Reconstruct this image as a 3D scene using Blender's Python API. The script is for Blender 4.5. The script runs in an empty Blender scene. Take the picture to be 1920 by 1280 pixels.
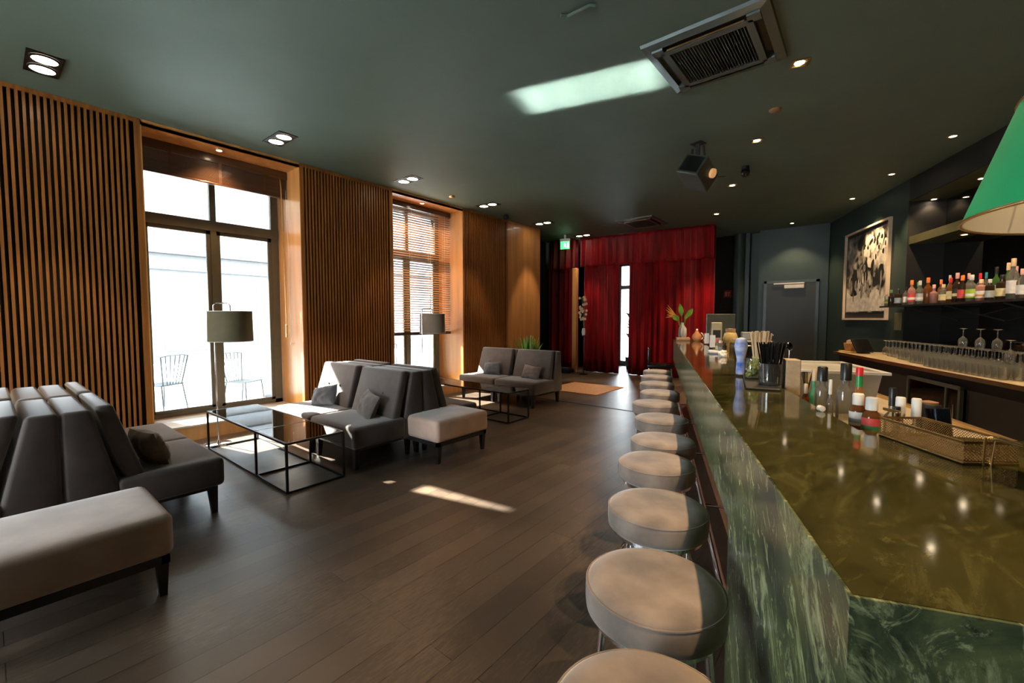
import bpy, bmesh, math, random
from math import sin, cos, pi, radians, atan, sqrt, atan2
from mathutils import Vector, Matrix, noise
random.seed(7)
S = bpy.context.scene
COL = S.collection

# ------------------------------------------------------------------ camera
HC = 3.61                      # ceiling height
cd = bpy.data.cameras.new('camera'); cam = bpy.data.objects.new('camera', cd); COL.objects.link(cam)
cd.sensor_width = 36.0; cd.lens = 36.0 * 808 / 1920
cd.clip_start = 0.02; cd.clip_end = 300
cam.location = (0, 0, 1.45)
cam.rotation_euler = (pi/2 - atan(43/808), 0, radians(39.2))
S.camera = cam

# ------------------------------------------------------------------ view, world, sun
S.view_settings.view_transform = 'Standard'
S.view_settings.look = 'None'
S.view_settings.exposure = 1.6
S.view_settings.gamma = 1.0
S.view_settings.use_curve_mapping = False
S.cycles.max_bounces = 9; S.cycles.diffuse_bounces = 4; S.cycles.glossy_bounces = 4
S.cycles.transparent_max_bounces = 24; S.cycles.transmission_bounces = 6
S.cycles.sample_clamp_indirect = 4.0
S.cycles.use_denoising = True
S.cycles.caustics_reflective = False; S.cycles.caustics_refractive = False

W = bpy.data.worlds.new('world'); S.world = W; W.use_nodes = True
nt = W.node_tree; nt.nodes.clear()
wo = nt.nodes.new('ShaderNodeOutputWorld'); bg = nt.nodes.new('ShaderNodeBackground')
tc = nt.nodes.new('ShaderNodeTexCoord'); sp = nt.nodes.new('ShaderNodeSeparateXYZ'); rp = nt.nodes.new('ShaderNodeValToRGB')
nt.links.new(tc.outputs['Generated'], sp.inputs[0]); nt.links.new(sp.outputs['Z'], rp.inputs[0])
rp.color_ramp.elements[0].position = 0.0; rp.color_ramp.elements[0].color = (.92, .95, 1, 1)
rp.color_ramp.elements[1].position = 0.6; rp.color_ramp.elements[1].color = (.72, .86, 1, 1)
nt.links.new(rp.outputs[0], bg.inputs[0]); bg.inputs[1].default_value = 10.0
nt.links.new(bg.outputs[0], wo.inputs[0])

sl = bpy.data.lights.new('sun', 'SUN'); sun = bpy.data.objects.new('sun', sl); COL.objects.link(sun)
sl.energy = 24.0; sl.angle = radians(0.7); sl.color = (1, .93, .82)
SUND = Vector((0.55, 0.13, -0.385)).normalized()
sun.rotation_euler = SUND.to_track_quat('-Z', 'Y').to_euler()

# ------------------------------------------------------------------ bar frame
AL = radians(20.4)
def Bp(u, v, z=0.0):
    return Vector((u*cos(AL) - v*sin(AL), u*sin(AL) + v*cos(AL), z))

# ------------------------------------------------------------------ materials
MATS = {}
def nmat(name):
    m = bpy.data.materials.new(name); m.use_nodes = True
    b = m.node_tree.nodes['Principled BSDF']
    return m, m.node_tree, b
def lin(c): return (c[0], c[1], c[2], 1)
def pm(name, c, rough=.6, metal=0., var=.15, scale=6., stretch=(1, 1, 1), sheen=0., bump=0., spec=.5, coat=0., emis=None, es=0., c2=None, det=4., distort=0.):
    if name in MATS: return MATS[name]
    m, t, b = nmat(name)
    N = t.nodes; L = t.links
    tx = N.new('ShaderNodeTexCoord'); mp = N.new('ShaderNodeMapping'); mp.inputs['Scale'].default_value = stretch
    no = N.new('ShaderNodeTexNoise'); no.inputs['Scale'].default_value = scale; no.inputs['Detail'].default_value = det
    no.inputs['Distortion'].default_value = distort
    cr = N.new('ShaderNodeValToRGB')
    L.new(tx.outputs['Object'], mp.inputs[0]); L.new(mp.outputs[0], no.inputs['Vector']); L.new(no.outputs['Fac'], cr.inputs[0])
    a = c2 or tuple(max(0, x*(1-var)) for x in c)
    d = c if c2 else tuple(min(1, x*(1+var)) for x in c)
    cr.color_ramp.elements[0].position = .33; cr.color_ramp.elements[0].color = lin(a)
    cr.color_ramp.elements[1].position = .67; cr.color_ramp.elements[1].color = lin(d)
    L.new(cr.outputs[0], b.inputs['Base Color'])
    b.inputs['Roughness'].default_value = rough; b.inputs['Metallic'].default_value = metal
    b.inputs['Specular IOR Level'].default_value = spec
    if sheen: b.inputs['Sheen Weight'].default_value = sheen; b.inputs['Sheen Roughness'].default_value = .45
    if coat: b.inputs['Coat Weight'].default_value = coat; b.inputs['Coat Roughness'].default_value = .08
    if bump:
        bu = N.new('ShaderNodeBump'); bu.inputs['Strength'].default_value = bump; bu.inputs['Distance'].default_value = .01
        L.new(no.outputs['Fac'], bu.inputs['Height']); L.new(bu.outputs[0], b.inputs['Normal'])
    if emis: b.inputs['Emission Color'].default_value = lin(emis); b.inputs['Emission Strength'].default_value = es
    MATS[name] = m; return m
def glass(name, col=(1, 1, 1), refl=1.0, rough=.02, ior=1.5, body=0.):
    """thin pane or thin-walled vessel: transmits straight, reflects by fresnel"""
    if name in MATS: return MATS[name]
    m, t, b = nmat(name); N = t.nodes; L = t.links; N.remove(b)
    tr = N.new('ShaderNodeBsdfTransparent'); tr.inputs[0].default_value = lin(col)
    gl = N.new('ShaderNodeBsdfGlossy'); gl.inputs['Roughness'].default_value = rough
    fr = N.new('ShaderNodeFresnel'); fr.inputs[0].default_value = ior
    mu = N.new('ShaderNodeMath'); mu.operation = 'MULTIPLY'; mu.inputs[1].default_value = refl
    mx = N.new('ShaderNodeMixShader')
    L.new(fr.outputs[0], mu.inputs[0]); L.new(mu.outputs[0], mx.inputs[0]); L.new(tr.outputs[0], mx.inputs[1]); L.new(gl.outputs[0], mx.inputs[2])
    if body:
        df = N.new('ShaderNodeBsdfDiffuse'); tl = N.new('ShaderNodeBsdfTranslucent'); m3 = N.new('ShaderNodeMixShader'); m4 = N.new('ShaderNodeMixShader')
        bc = lin([min(1, c**.8) for c in col]); df.inputs[0].default_value = bc; tl.inputs[0].default_value = bc; m3.inputs[0].default_value = .5; m4.inputs[0].default_value = body
        L.new(df.outputs[0], m3.inputs[1]); L.new(tl.outputs[0], m3.inputs[2]); L.new(mx.outputs[0], m4.inputs[1]); L.new(m3.outputs[0], m4.inputs[2]); L.new(m4.outputs[0], N['Material Output'].inputs[0])
    else: L.new(mx.outputs[0], N['Material Output'].inputs[0])
    MATS[name] = m; return m
def emit(name, c, s):
    if name in MATS: return MATS[name]
    m, t, b = nmat(name)
    b.inputs['Base Color'].default_value = lin(c); b.inputs['Emission Color'].default_value = lin(c); b.inputs['Emission Strength'].default_value = s
    MATS[name] = m; return m

def m_floor():
    m, t, b = nmat('worn dark floorboards'); N = t.nodes; L = t.links
    tx = N.new('ShaderNodeTexCoord'); mp = N.new('ShaderNodeMapping'); mp.inputs['Rotation'].default_value = (0, 0, pi/2)
    br = N.new('ShaderNodeTexBrick'); br.inputs['Scale'].default_value = 1.0
    br.inputs['Brick Width'].default_value = 2.4; br.inputs['Row Height'].default_value = .145
    br.inputs['Mortar Size'].default_value = .0022; br.inputs['Mortar Smooth'].default_value = .3; br.inputs['Bias'].default_value = 0
    br.inputs['Color1'].default_value = (.060, .044, .033, 1); br.inputs['Color2'].default_value = (.105, .076, .055, 1); br.inputs['Mortar'].default_value = (.008, .006, .005, 1)
    L.new(tx.outputs['Object'], mp.inputs[0]); L.new(mp.outputs[0], br.inputs['Vector'])
    n1 = N.new('ShaderNodeTexNoise'); n1.inputs['Scale'].default_value = 1.4; n1.inputs['Detail'].default_value = 6
    n2 = N.new('ShaderNodeTexNoise'); n2.inputs['Scale'].default_value = 26; n2.inputs['Detail'].default_value = 8; n2.inputs['Roughness'].default_value = .75
    mp2 = N.new('ShaderNodeMapping'); mp2.inputs['Scale'].default_value = (3.2, .45, 1)
    L.new(tx.outputs['Object'], mp2.inputs[0]); L.new(mp2.outputs[0], n2.inputs['Vector']); L.new(tx.outputs['Object'], n1.inputs['Vector'])
    mu = N.new('ShaderNodeMath'); mu.operation = 'MULTIPLY'; L.new(n1.outputs['Fac'], mu.inputs[0]); L.new(n2.outputs['Fac'], mu.inputs[1])
    cr = N.new('ShaderNodeValToRGB'); cr.color_ramp.elements[0].position = .25; cr.color_ramp.elements[1].position = .36
    L.new(mu.outputs[0], cr.inputs[0])
    mx = N.new('ShaderNodeMixRGB'); mx.inputs[2].default_value = (.19, .14, .095, 1)
    sc = N.new('ShaderNodeMath'); sc.operation = 'MULTIPLY'; sc.inputs[1].default_value = .55
    L.new(cr.outputs[0], sc.inputs[0]); L.new(sc.outputs[0], mx.inputs[0]); L.new(br.outputs['Color'], mx.inputs[1])
    n3 = N.new('ShaderNodeTexNoise'); n3.inputs['Scale'].default_value = .9; L.new(tx.outputs['Object'], n3.inputs['Vector'])
    m2 = N.new('ShaderNodeMixRGB'); m2.blend_type = 'MULTIPLY'; m2.inputs[0].default_value = .8
    c3 = N.new('ShaderNodeValToRGB'); c3.color_ramp.elements[0].position = .35; c3.color_ramp.elements[0].color = (.45, .47, .5, 1); c3.color_ramp.elements[1].position = .62; c3.color_ramp.elements[1].color = (1.2, 1.15, 1.1, 1)
    L.new(n3.outputs['Fac'], c3.inputs[0]); L.new(mx.outputs[0], m2.inputs[1]); L.new(c3.outputs[0], m2.inputs[2])
    L.new(m2.outputs[0], b.inputs['Base Color'])
    rr = N.new('ShaderNodeMapRange'); rr.inputs['To Min'].default_value = .26; rr.inputs['To Max'].default_value = .5
    L.new(n2.outputs['Fac'], rr.inputs[0]); L.new(rr.outputs[0], b.inputs['Roughness'])
    bu = N.new('ShaderNodeBump'); bu.inputs['Strength'].default_value = .35; bu.inputs['Distance'].default_value = .004
    L.new(br.outputs['Fac'], bu.inputs['Height']); bu.invert = True
    b2 = N.new('ShaderNodeBump'); b2.inputs['Strength'].default_value = .12; b2.inputs['Distance'].default_value = .003
    L.new(n2.outputs['Fac'], b2.inputs['Height']); L.new(bu.outputs[0], b2.inputs['Normal']); L.new(b2.outputs[0], b.inputs['Normal'])
    b.inputs['Specular IOR Level'].default_value = .55
    return m
def m_stone(name, cols, rough, rot, sc=3.2, veins=(.42, .47, .30), vs=1.0, st=(1, 1, .45), vst=(1, 1, .22), spec=.5, dark=(.012, .022, .014)):
    m, t, b = nmat(name); N = t.nodes; L = t.links
    tx = N.new('ShaderNodeTexCoord'); mr = N.new('ShaderNodeMapping'); mr.inputs['Rotation'].default_value = rot
    L.new(tx.outputs['Object'], mr.inputs[0])
    def ns(scale, stretch, det, dis, ro):
        mp = N.new('ShaderNodeMapping'); mp.inputs['Scale'].default_value = stretch; L.new(mr.outputs[0], mp.inputs[0])
        n = N.new('ShaderNodeTexNoise'); n.inputs['Scale'].default_value = scale; n.inputs['Detail'].default_value = det; n.inputs['Distortion'].default_value = dis; n.inputs['Roughness'].default_value = ro
        L.new(mp.outputs[0], n.inputs['Vector']); return n
    n = ns(sc, st, 9, 1.4, .66)
    cr = N.new('ShaderNodeValToRGB'); e = cr.color_ramp.elements
    e[0].position = .36; e[0].color = lin(cols[0]); e[1].position = .66; e[1].color = lin(cols[-1])
    for i, c in enumerate(cols[1:-1]):
        x = e.new(.36 + .30*(i+1)/(len(cols)-1)); x.color = lin(c)
    L.new(n.outputs['Fac'], cr.inputs[0])
    prev = cr.outputs[0]
    for (scale, p0, p1, colr, k, dis) in ((sc*2.6, .53, .66, veins, vs, 2.2), (sc*4.2, .56, .68, tuple(min(1, x*1.5) for x in veins), vs*.8, 3.0), (sc*2.0, .57, .66, dark, .8, 2.4)):
        w = ns(scale, vst, 8, dis, .72); c2 = N.new('ShaderNodeValToRGB'); e2 = c2.color_ramp.elements
        e2[0].position = p0; e2[0].color = (0, 0, 0, 1); e2[1].position = p1; e2[1].color = (k, k, k, 1)
        L.new(w.outputs['Fac'], c2.inputs[0]); mx = N.new('ShaderNodeMixRGB'); mx.inputs[2].default_value = lin(colr)
        L.new(c2.outputs[0], mx.inputs[0]); L.new(prev, mx.inputs[1]); prev = mx.outputs[0]
    L.new(prev, b.inputs['Base Color'])
    b.inputs['Roughness'].default_value = rough; b.inputs['Specular IOR Level'].default_value = spec
    return m

M_floor = m_floor()
M_ceil = pm('painted dark green ceiling', (.108, .152, .126), rough=.62, var=.06, scale=1.5, spec=.3)
M_teal = pm('dark teal paint', (.018, .036, .030), rough=.55, var=.08, scale=2)
M_slat = pm('orange brown slat wood', (.29, .10, .018), rough=.45, var=.28, scale=3, stretch=(9, 9, .5), coat=.1)
M_slatback = pm('black slat backing', (.012, .009, .007), rough=.9)
M_wood = pm('smooth orange veneer', (.60, .27, .08), rough=.38, var=.16, scale=2.2, stretch=(4, 4, .35), coat=.15)
M_blind = pm('dark stained blind wood', (.085, .036, .014), rough=.35, var=.25, scale=4, stretch=(1, .3, 6), coat=.25)
M_blindslat = pm('brown blind slat wood', (.30, .17, .09), rough=.35, var=.2, scale=4, stretch=(1, .3, 1), coat=.2)
M_wframe = pm('olive grey window paint', (.105, .095, .068), rough=.4, var=.06)
M_plaster = pm('plaster', (.3, .28, .25), rough=.9, var=.05)
M_sill = pm('pale sill stone', (.55, .50, .42), rough=.5, var=.06)
M_sofa = pm('taupe grey velvet', (.100, .074, .064), rough=.8, var=.16, scale=7, sheen=.75, bump=.08)
M_otto = pm('pale taupe velvet', (.64, .44, .34), rough=.8, var=.12, scale=6, sheen=.6, bump=.08)
M_stool = pm('worn taupe velvet', (.255, .20, .165), rough=.85, var=.34, scale=7, sheen=.55, bump=.12)
M_pill = pm('charcoal pillow velvet', (.075, .066, .068), rough=.8, var=.2, scale=12, sheen=.6, bump=.1)
M_dwood = pm('black stained wood', (.014, .012, .011), rough=.35, var=.3)
M_steel = pm('black steel', (.035, .04, .04), rough=.3, metal=.8, var=.15)
M_chrome = pm('chrome', (.75, .76, .77), rough=.12, metal=1, var=.03)
M_brass = pm('antique brass', (.62, .42, .18), rough=.3, metal=1, var=.15)
M_curt = pm('crimson velvet curtain', (.24, .002, .005), rough=.5, var=.4, scale=5, stretch=(1, 1, .25), sheen=.0)
M_black = pm('matt black', (.008, .008, .008), rough=.6, var=.2)
M_glosb = pm('gloss black', (.006, .006, .006), rough=.2, var=.2)
M_white = pm('white plastic', (.75, .73, .68), rough=.4, var=.05)
M_pane = glass('window glass', (.96, .98, .97), 1.0, .0)
M_tglass = glass('smoked table glass', (.62, .68, .66), 1.25, .01)
M_drink = glass('thin drinking glass', (.93, .94, .90), 2.6, .05, body=.07)
M_cup = glass('plain cup glass', (.95, .96, .93), 1.6, .03, body=.03)
M_clear = glass('clear bottle glass', (.80, .80, .74), 1.5, .03, body=.12)
M_stone_side = m_stone('green veined marble', [(.030, .045, .032), (.070, .095, .046), (.14, .165, .070), (.085, .115, .052)], .2, (.75, .35, .5), 3.6, (.46, .50, .26), .75, spec=.35, vst=(1, 1, .30))
M_stone_top = m_stone('warm lit polished marble', [(.022, .021, .006), (.038, .036, .010), (.056, .051, .015), (.046, .044, .013)], .07, (.2, .1, .6), 2.6, (.13, .125, .045), .4, (1, .45, 1), (1, .35, 1), .5, (.02, .017, .006))  # same marble as the sides, with warm light mixed into its colour
M_barwood = pm('bar front wood', (.36, .16, .075), rough=.4, var=.3, scale=3, stretch=(6, 6, .4))
M_tan = pm('brushed counter steel', (.50, .42, .30), rough=.42, metal=.6, var=.08)
M_mirror = pm('smoked mirror', (.20, .19, .18), rough=.04, metal=1, var=.02)
M_shade = pm('olive lamp fabric', (.13, .105, .055), rough=.8, var=.1)
M_shade2 = pm('warm grey lamp fabric', (.22, .18, .14), rough=.8, var=.1)
M_gshade = pm('emerald lamp card', (.012, .34, .13), rough=.55, var=.1, scale=3)
M_cream = pm('cream card', (.8, .76, .66), rough=.7, var=.04)
M_leaf = pm('leaf green', (.09, .20, .03), rough=.5, var=.4, scale=8)
M_ac = pm('grey painted grille', (.13, .165, .165), rough=.25, var=.05, metal=.4)
M_lampon = emit('warm lamp face', (1, .80, .55), 16)
M_lampar = emit('wide warm lamp face', (1, .82, .60), 6)

# ------------------------------------------------------------------ mesh helpers
class MB:
    def __init__(s): s.v = []; s.f = []; s.m = []
    def add(s, vs, fs, mi=0):
        o = len(s.v); s.v += [tuple(x) for x in vs]; s.f += [tuple(i+o for i in q) for q in fs]; s.m += [mi]*len(fs); return s
    def box(s, x0, y0, z0, x1, y1, z1, mi=0):
        v = [(x0, y0, z0), (x1, y0, z0), (x1, y1, z0), (x0, y1, z0), (x0, y0, z1), (x1, y0, z1), (x1, y1, z1), (x0, y1, z1)]
        return s.add(v, [(0, 3, 2, 1), (4, 5, 6, 7), (0, 1, 5, 4), (1, 2, 6, 5), (2, 3, 7, 6), (3, 0, 4, 7)], mi)
    def hexa(s, v, mi=0):
        return s.add(v, [(0, 3, 2, 1), (4, 5, 6, 7), (0, 1, 5, 4), (1, 2, 6, 5), (2, 3, 7, 6), (3, 0, 4, 7)], mi)
    def rbox(s, x0, y0, z0, x1, y1, z1, r=.02, seg=3, mi=0, taper=None):
        bm = bmesh.new(); bmesh.ops.create_cube(bm, size=1)
        for v in bm.verts:
            v.co = Vector(((x0+x1)/2+v.co.x*(x1-x0), (y0+y1)/2+v.co.y*(y1-y0), (z0+z1)/2+v.co.z*(z1-z0)))
            if taper: v.co = Vector(taper(*v.co))
        bmesh.ops.bevel(bm, geom=bm.edges[:], offset=r, segments=seg, profile=.5, affect='EDGES')
        return s.frombm(bm, mi)
    def frombm(s, bm, mi=0):
        bm.verts.ensure_lookup_table(); bm.verts.index_update()
        s.add([v.co[:] for v in bm.verts], [tuple(v.index for v in f.verts) for f in bm.faces], mi); bm.free(); return s
    def lathe(s, prof, n=24, c=(0, 0, 0), mi=0, cap=True):
        vs = []; fs = []
        for r, z in prof:
            for i in range(n):
                a = 2*pi*i/n; vs.append((c[0]+r*cos(a), c[1]+r*sin(a), c[2]+z))
        for j in range(len(prof)-1):
            for i in range(n):
                k = (i+1) % n; fs.append((j*n+i, j*n+k, (j+1)*n+k, (j+1)*n+i))
        if cap:
            if prof[0][0] > 1e-5: fs.append(tuple(range(n))[::-1])
            if prof[-1][0] > 1e-5: fs.append(tuple((len(prof)-1)*n+i for i in range(n)))
        return s.add(vs, fs, mi)
    def tube(s, pts, r, n=8, mi=0, closed=False):
        P = [Vector(p) for p in pts]; vs = []; fs = []; m = len(P)
        for i, p in enumerate(P):
            if closed: d = (P[(i+1) % m]-P[i-1])
            else: d = (P[min(i+1, m-1)]-P[max(i-1, 0)])
            d.normalize(); up = Vector((0, 0, 1)) if abs(d.z) < .95 else Vector((1, 0, 0))
            a = d.cross(up).normalized(); b = d.cross(a).normalized(); rr = r[i] if isinstance(r, (list, tuple)) else r
            for k in range(n):
                t = 2*pi*k/n; vs.append(p + a*rr*cos(t) + b*rr*sin(t))
        R = m if closed else m-1
        for j in range(R):
            j2 = (j+1) % m
            for k in range(n):
                k2 = (k+1) % n; fs.append((j*n+k, j2*n+k, j2*n+k2, j*n+k2))
        if not closed: fs.append(tuple(range(n))[::-1]); fs.append(tuple((m-1)*n+k for k in range(n)))
        return s.add(vs, fs, mi)
    def bar(s, a, b, w, h=None, mi=0):
        a = Vector(a); b = Vector(b); h = h or w; d = (b-a).normalized()
        up = Vector((0, 0, 1)) if abs(d.z) < .95 else Vector((0, 1, 0))
        x = d.cross(up).normalized()*w/2; y = x.cross(d).normalized()*h/2
        return s.add([a-x-y, a+x-y, a+x+y, a-x+y, b-x-y, b+x-y, b+x+y, b-x+y], [(0, 3, 2, 1), (4, 5, 6, 7), (0, 1, 5, 4), (1, 2, 6, 5), (2, 3, 7, 6), (3, 0, 4, 7)], mi)
    def prism(s, poly, z0, z1, mi=0):
        n = len(poly); v = [(p[0], p[1], z0) for p in poly]+[(p[0], p[1], z1) for p in poly]
        return s.add(v, [tuple(range(n))[::-1], tuple(range(n, 2*n))]+[(i, (i+1) % n, n+(i+1) % n, n+i) for i in range(n)], mi)
    def build(s, name, mat, parent=None, smooth=False, loc=None, rz=0, fix=True):
        me = bpy.data.meshes.new(name); me.from_pydata(s.v, [], s.f)
        for m in (mat if isinstance(mat, (list, tuple)) else [mat]): me.materials.append(m)
        if fix:
            bm = bmesh.new(); bm.from_mesh(me); bmesh.ops.recalc_face_normals(bm, faces=bm.faces[:]); bm.to_mesh(me); bm.free()
        if len(s.m) == len(me.polygons):
            for p, k in zip(me.polygons, s.m): p.material_index = k
        o = bpy.data.objects.new(name, me); COL.objects.link(o)
        if smooth:
            me.polygons.foreach_set('use_smooth', [True]*len(me.polygons))
            try: me.set_sharp_from_angle(angle=radians(50))
            except Exception: pass
        if parent: o.parent = parent
        if loc is not None: o.location = loc
        if rz: o.rotation_euler.z = rz
        return o
def thing(name, label, cat, loc=(0, 0, 0), rz=0, group=None):
    o = bpy.data.objects.new(name, None); COL.objects.link(o); o.location = loc; o.rotation_euler = (0, 0, rz); o.empty_display_size = .1
    o['label'] = label; o['category'] = cat
    if group: o['group'] = group
    return o
def tag(o, label, cat, group=None, kind=None):
    o['label'] = label; o['category'] = cat
    if group: o['group'] = group
    if kind: o['kind'] = kind
    return o
def struct(o, label=None):
    o['kind'] = 'structure'
    if label: o['label'] = label
    return o
def dup(root, loc, rz=None, label=None, group=None, mats=None, scale=None):
    r = root.copy(); COL.objects.link(r); r.location = loc
    if rz is not None: r.rotation_euler = (root.rotation_euler.x, root.rotation_euler.y, rz)
    if label: r['label'] = label
    if group: r['group'] = group
    if scale: r.scale = scale
    for ch in list(root.children):
        c = ch.copy(); COL.objects.link(c); c.parent = r
        for g in list(ch.children):
            d = g.copy(); COL.objects.link(d); d.parent = c
    return r
def spot(name, loc, energy, size=70, blend=.6, color=(1, .70, .42), rad=.04, parent=None, aim=(0, 0, -1)):
    l = bpy.data.lights.new(name, 'SPOT'); l.energy = energy; l.spot_size = radians(size); l.spot_blend = blend; l.color = color; l.shadow_soft_size = rad
    o = bpy.data.objects.new(name, l); COL.objects.link(o); o.location = loc
    o.rotation_euler = Vector(aim).to_track_quat('-Z', 'Y').to_euler()
    if parent: o.parent = parent
    return o

# ================================================================== STRUCTURE
XW = -6.15                                  # face of the left wall cladding
XG = -6.85                                  # window plane
WIN = [(-2.02, -.31), (1.16, 2.87), (4.38, 6.02)]     # openings along y
struct(MB().box(-7.1, -4.6, -.1, 5.6, 14.2, 0).build('floor', M_floor), 'dark worn brown floorboards running the length of the room')
cb = MB().box(-7.1, -4.6, HC, 5.6, 14.2, HC+.12); struct(cb.build('ceiling', M_ceil), 'dark green painted ceiling')
# left wall masonry around the window openings
ZS, ZT = .185, 3.55
wl = MB(); ys = -4.5
for a, b in WIN:
    wl.box(-7.1, ys, 0, XW-.06, a, HC); wl.box(-7.1, a, 0, XW-.03, b, ZS-.02); wl.box(-7.1, a, ZT+.02, XW-.03, b, HC); ys = b
wl.box(-7.1, ys, 0, XW-.06, 8.6, HC)
struct(wl.build('wall_left', M_plaster))
# slatted cladding panels, their end boards, and the window reveals
def slat_panel(n, y0, y1, y0s=None):
    b = MB(); b.box(XW-.06, y0, 0, XW-.035, y1, HC)
    bk = b.build('trim_%d' % n, M_slatback); struct(bk, 'black backing board behind the vertical wood slats')
    s = MB(); s.box(XW-.035, y0, HC-.045, XW, y1, HC); s.box(XW-.035, y0, 0, XW, y1, .03)
    s.box(XW-.036, y0, 0, XW+.001, y0+.05, HC); s.box(XW-.036, y1-.05, 0, XW+.001, y1, HC)
    y = y0+.05+.024
    while y+.022 < y1-.05:
        s.box(XW-.035, y, .02, XW, y+.0215, HC-.04); y += .0458
    o = s.build('slats', M_slat, bk)
    return bk
slat_panel(1, -.31, 1.16); slat_panel(2, 2.87, 4.38); slat_panel(3, 6.02, 7.40); slat_panel(11, -4.5, -2.02)
struct(MB().box(XW-.06, 7.40, 0, XW, 8.62, HC).build('trim_4', M_wood), 'smooth orange veneer board at the end of the slatted wall')
struct(MB().box(-7.1, 8.6, 0, XW-.02, 8.66, HC).build('trim_5', M_black))
def window(n, a, b, leaf=True):
    w = MB(); w.box(XG, a, ZS-.02, XW+.012, b, ZS, 1)               # sill
    w.box(XW-.03, a, 0, XW, b, ZS-.02, 0)                            # riser
    w.box(XG, a, ZT, XW, b, ZT+.03, 0); w.box(XW-.03, a, ZT, XW, b, HC, 0)
    w.box(XG-.2, a-.02, ZS, XW, a+.012, HC, 0); w.box(XG-.2, b-.012, ZS, XW, b+.02, HC, 0)
    root = struct(w.build('window_%d' % n, [M_wood, M_sill]), ['window recess with orange veneer reveals beside the near slatted wall', 'window recess with orange reveals and dark blind drawn up', 'window recess with orange reveals and blind let down'][n-1])
    A, B = a+.02, b-.02; c = (a+b)/2; f = MB(); x0, x1 = XG-.06, XG
    fo = .10
    f.box(x0, A, ZS, x1, A+fo, ZT); f.box(x0, B-fo, ZS, x1, B, ZT); f.box(x0, A, ZT-.08, x1, B, ZT)
    f.box(x0, A, 2.63, x1+.012, B, 2.76); f.box(x0, A, ZS, x1, B, ZS+.055); f.box(x0, c-.035, ZS, x1+.006, c+.035, ZT)
    for p, q in ((A+fo, c-.035), (c+.035, B-fo)):
        for y0, y1 in ((p, p+.045), (q-.045, q)): f.box(x0+.015, y0, ZS+.05, x1-.012, y1, 2.64)
        f.box(x0+.015, p, ZS+.05, x1-.012, q, ZS+.09); f.box(x0+.015, p, 2.58, x1-.012, q, 2.64)
    f.build('window_frame', M_wframe, root)
    g = MB()
    for p, q in ((A+.14, c-.07), (c+.07, B-.14)): g.box(x0+.028, p, ZS+.08, x0+.032, q, 2.6)
    for p, q in ((A+.1, c-.03), (c+.03, B-.1)): g.box(x0+.028, p, 2.75, x0+.032, q, 3.48)
    g.build('glass_pane', M_pane, root)
    h = MB(); h.tube([(XG+.01, c+.03, 1.25), (XG+.05, c+.03, 1.25), (XG+.05, c+.03, 1.13)], .009); h.build('window_handle', M_chrome, root, smooth=True)
    # recess downlight
    r = MB(); r.lathe([(.045, 0), (.045, -.012), (.032, -.014)], 20, (XW-.14, c-.07, ZT)); r.build('lamp_ring', M_brass, root, smooth=True)
    MB().lathe([(.03, -.0145), (.0, -.0155)], 16, (XW-.14, c-.07, ZT)).build('lamp_face', M_lampon, root)
    spot('recess_lamp_light', (XW-.14, c-.07, ZT-.03), 26, 120, .9, (1, .60, .28), .03)
    return root
for i, (a, b) in enumerate(WIN): window(i+1, a, b)

# right side, frame aligned with the bar
def Bbox(u0, v0, z0, u1, v1, z1, name, mat, label=None):
    o = MB().box(u0, v0, z0, u1, v1, z1).build(name, mat); o.rotation_euler.z = AL
    return o
UR = 3.65; VN = 8.43; UM = 4.12
struct(Bbox(UR, VN, 0, UR+.5, 13.6, HC, 'wall_right', M_teal), 'dark teal wall with the framed photograph')
struct(Bbox(UM, -6.5, 0, UM+.1, VN+.1, HC, 'wall_right_niche', M_black))
struct(Bbox(UR, -6.5, 3.27, UM, VN, HC, 'trim_6', M_black), 'black soffit over the back bar')
struct(Bbox(UR-.0, VN-.006, 0, UM, VN, 3.262, 'trim_12', M_black), 'black cheek at the end of the back bar niche')
mir = Bbox(UM-.012, .6, 1.0, UM-.001, VN-.01, 3.25, 'back_bar_mirror', M_mirror)
fr_ = MB(); YF = -4.6
fr_.box(-7.2, YF-.1, 0, -5.2, YF+.1, HC).box(-2.6, YF-.1, 0, 6.2, YF+.1, HC).box(-5.2, YF-.1, 0, -2.6, YF+.1, .25).box(-5.2, YF-.1, 2.9, -2.6, YF+.1, HC)
struct(fr_.build('wall_front', M_teal), 'street front wall behind the camera')
g_ = MB()
for k in range(3): g_.box(-5.2+k*1.3-.03, YF-.04, .25, -5.2+k*1.3+.03, YF+.04, 2.9)
g_.box(-5.2, YF-.04, 2.3, -2.6, YF+.04, 2.4).box(-5.2, YF-.04, .25, -2.6, YF+.04, .32)
W4 = struct(g_.build('window_4', M_wframe), 'street front glazing behind the camera')
MB().box(-5.17, YF-.006, .3, -2.63, YF+.006, 2.88).build('glass_pane', M_pane, W4)
# far wall with glazed door behind the curtains, pilasters and plain metal door
fw = MB(); Y2 = 12.5
fw.box(-7.1, Y2, 0, -5.95, Y2+.2, HC); fw.box(-5.95, Y2, 3.05, -5.05, Y2+.2, HC); fw.box(-5.05, Y2, 0, -.4, Y2+.2, HC)
struct(fw.build('wall_back', M_teal), 'dark teal far wall')
struct(MB().box(-3.0, Y2-.04, 0, -2.70, Y2, HC).box(-2.42, Y2-.16, 0, -2.30, Y2, HC).box(-2.06, Y2-.30, 0, -.66, Y2, HC).build('trim_7', pm('teal panel paint', (.015, .034, .030), rough=.5, var=.06)), 'teal wall boxing and pilasters round the far door')
pc = MB().lathe([(.13, 0), (.13, HC)], 20, (-2.52, Y2-.16, 0)); struct(pc.build('trim_8', M_teal, smooth=True))
struct(MB().box(-7.25, 8.6, 0, -7.1, Y2+.2, HC).build('wall_entry', M_black))
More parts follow.
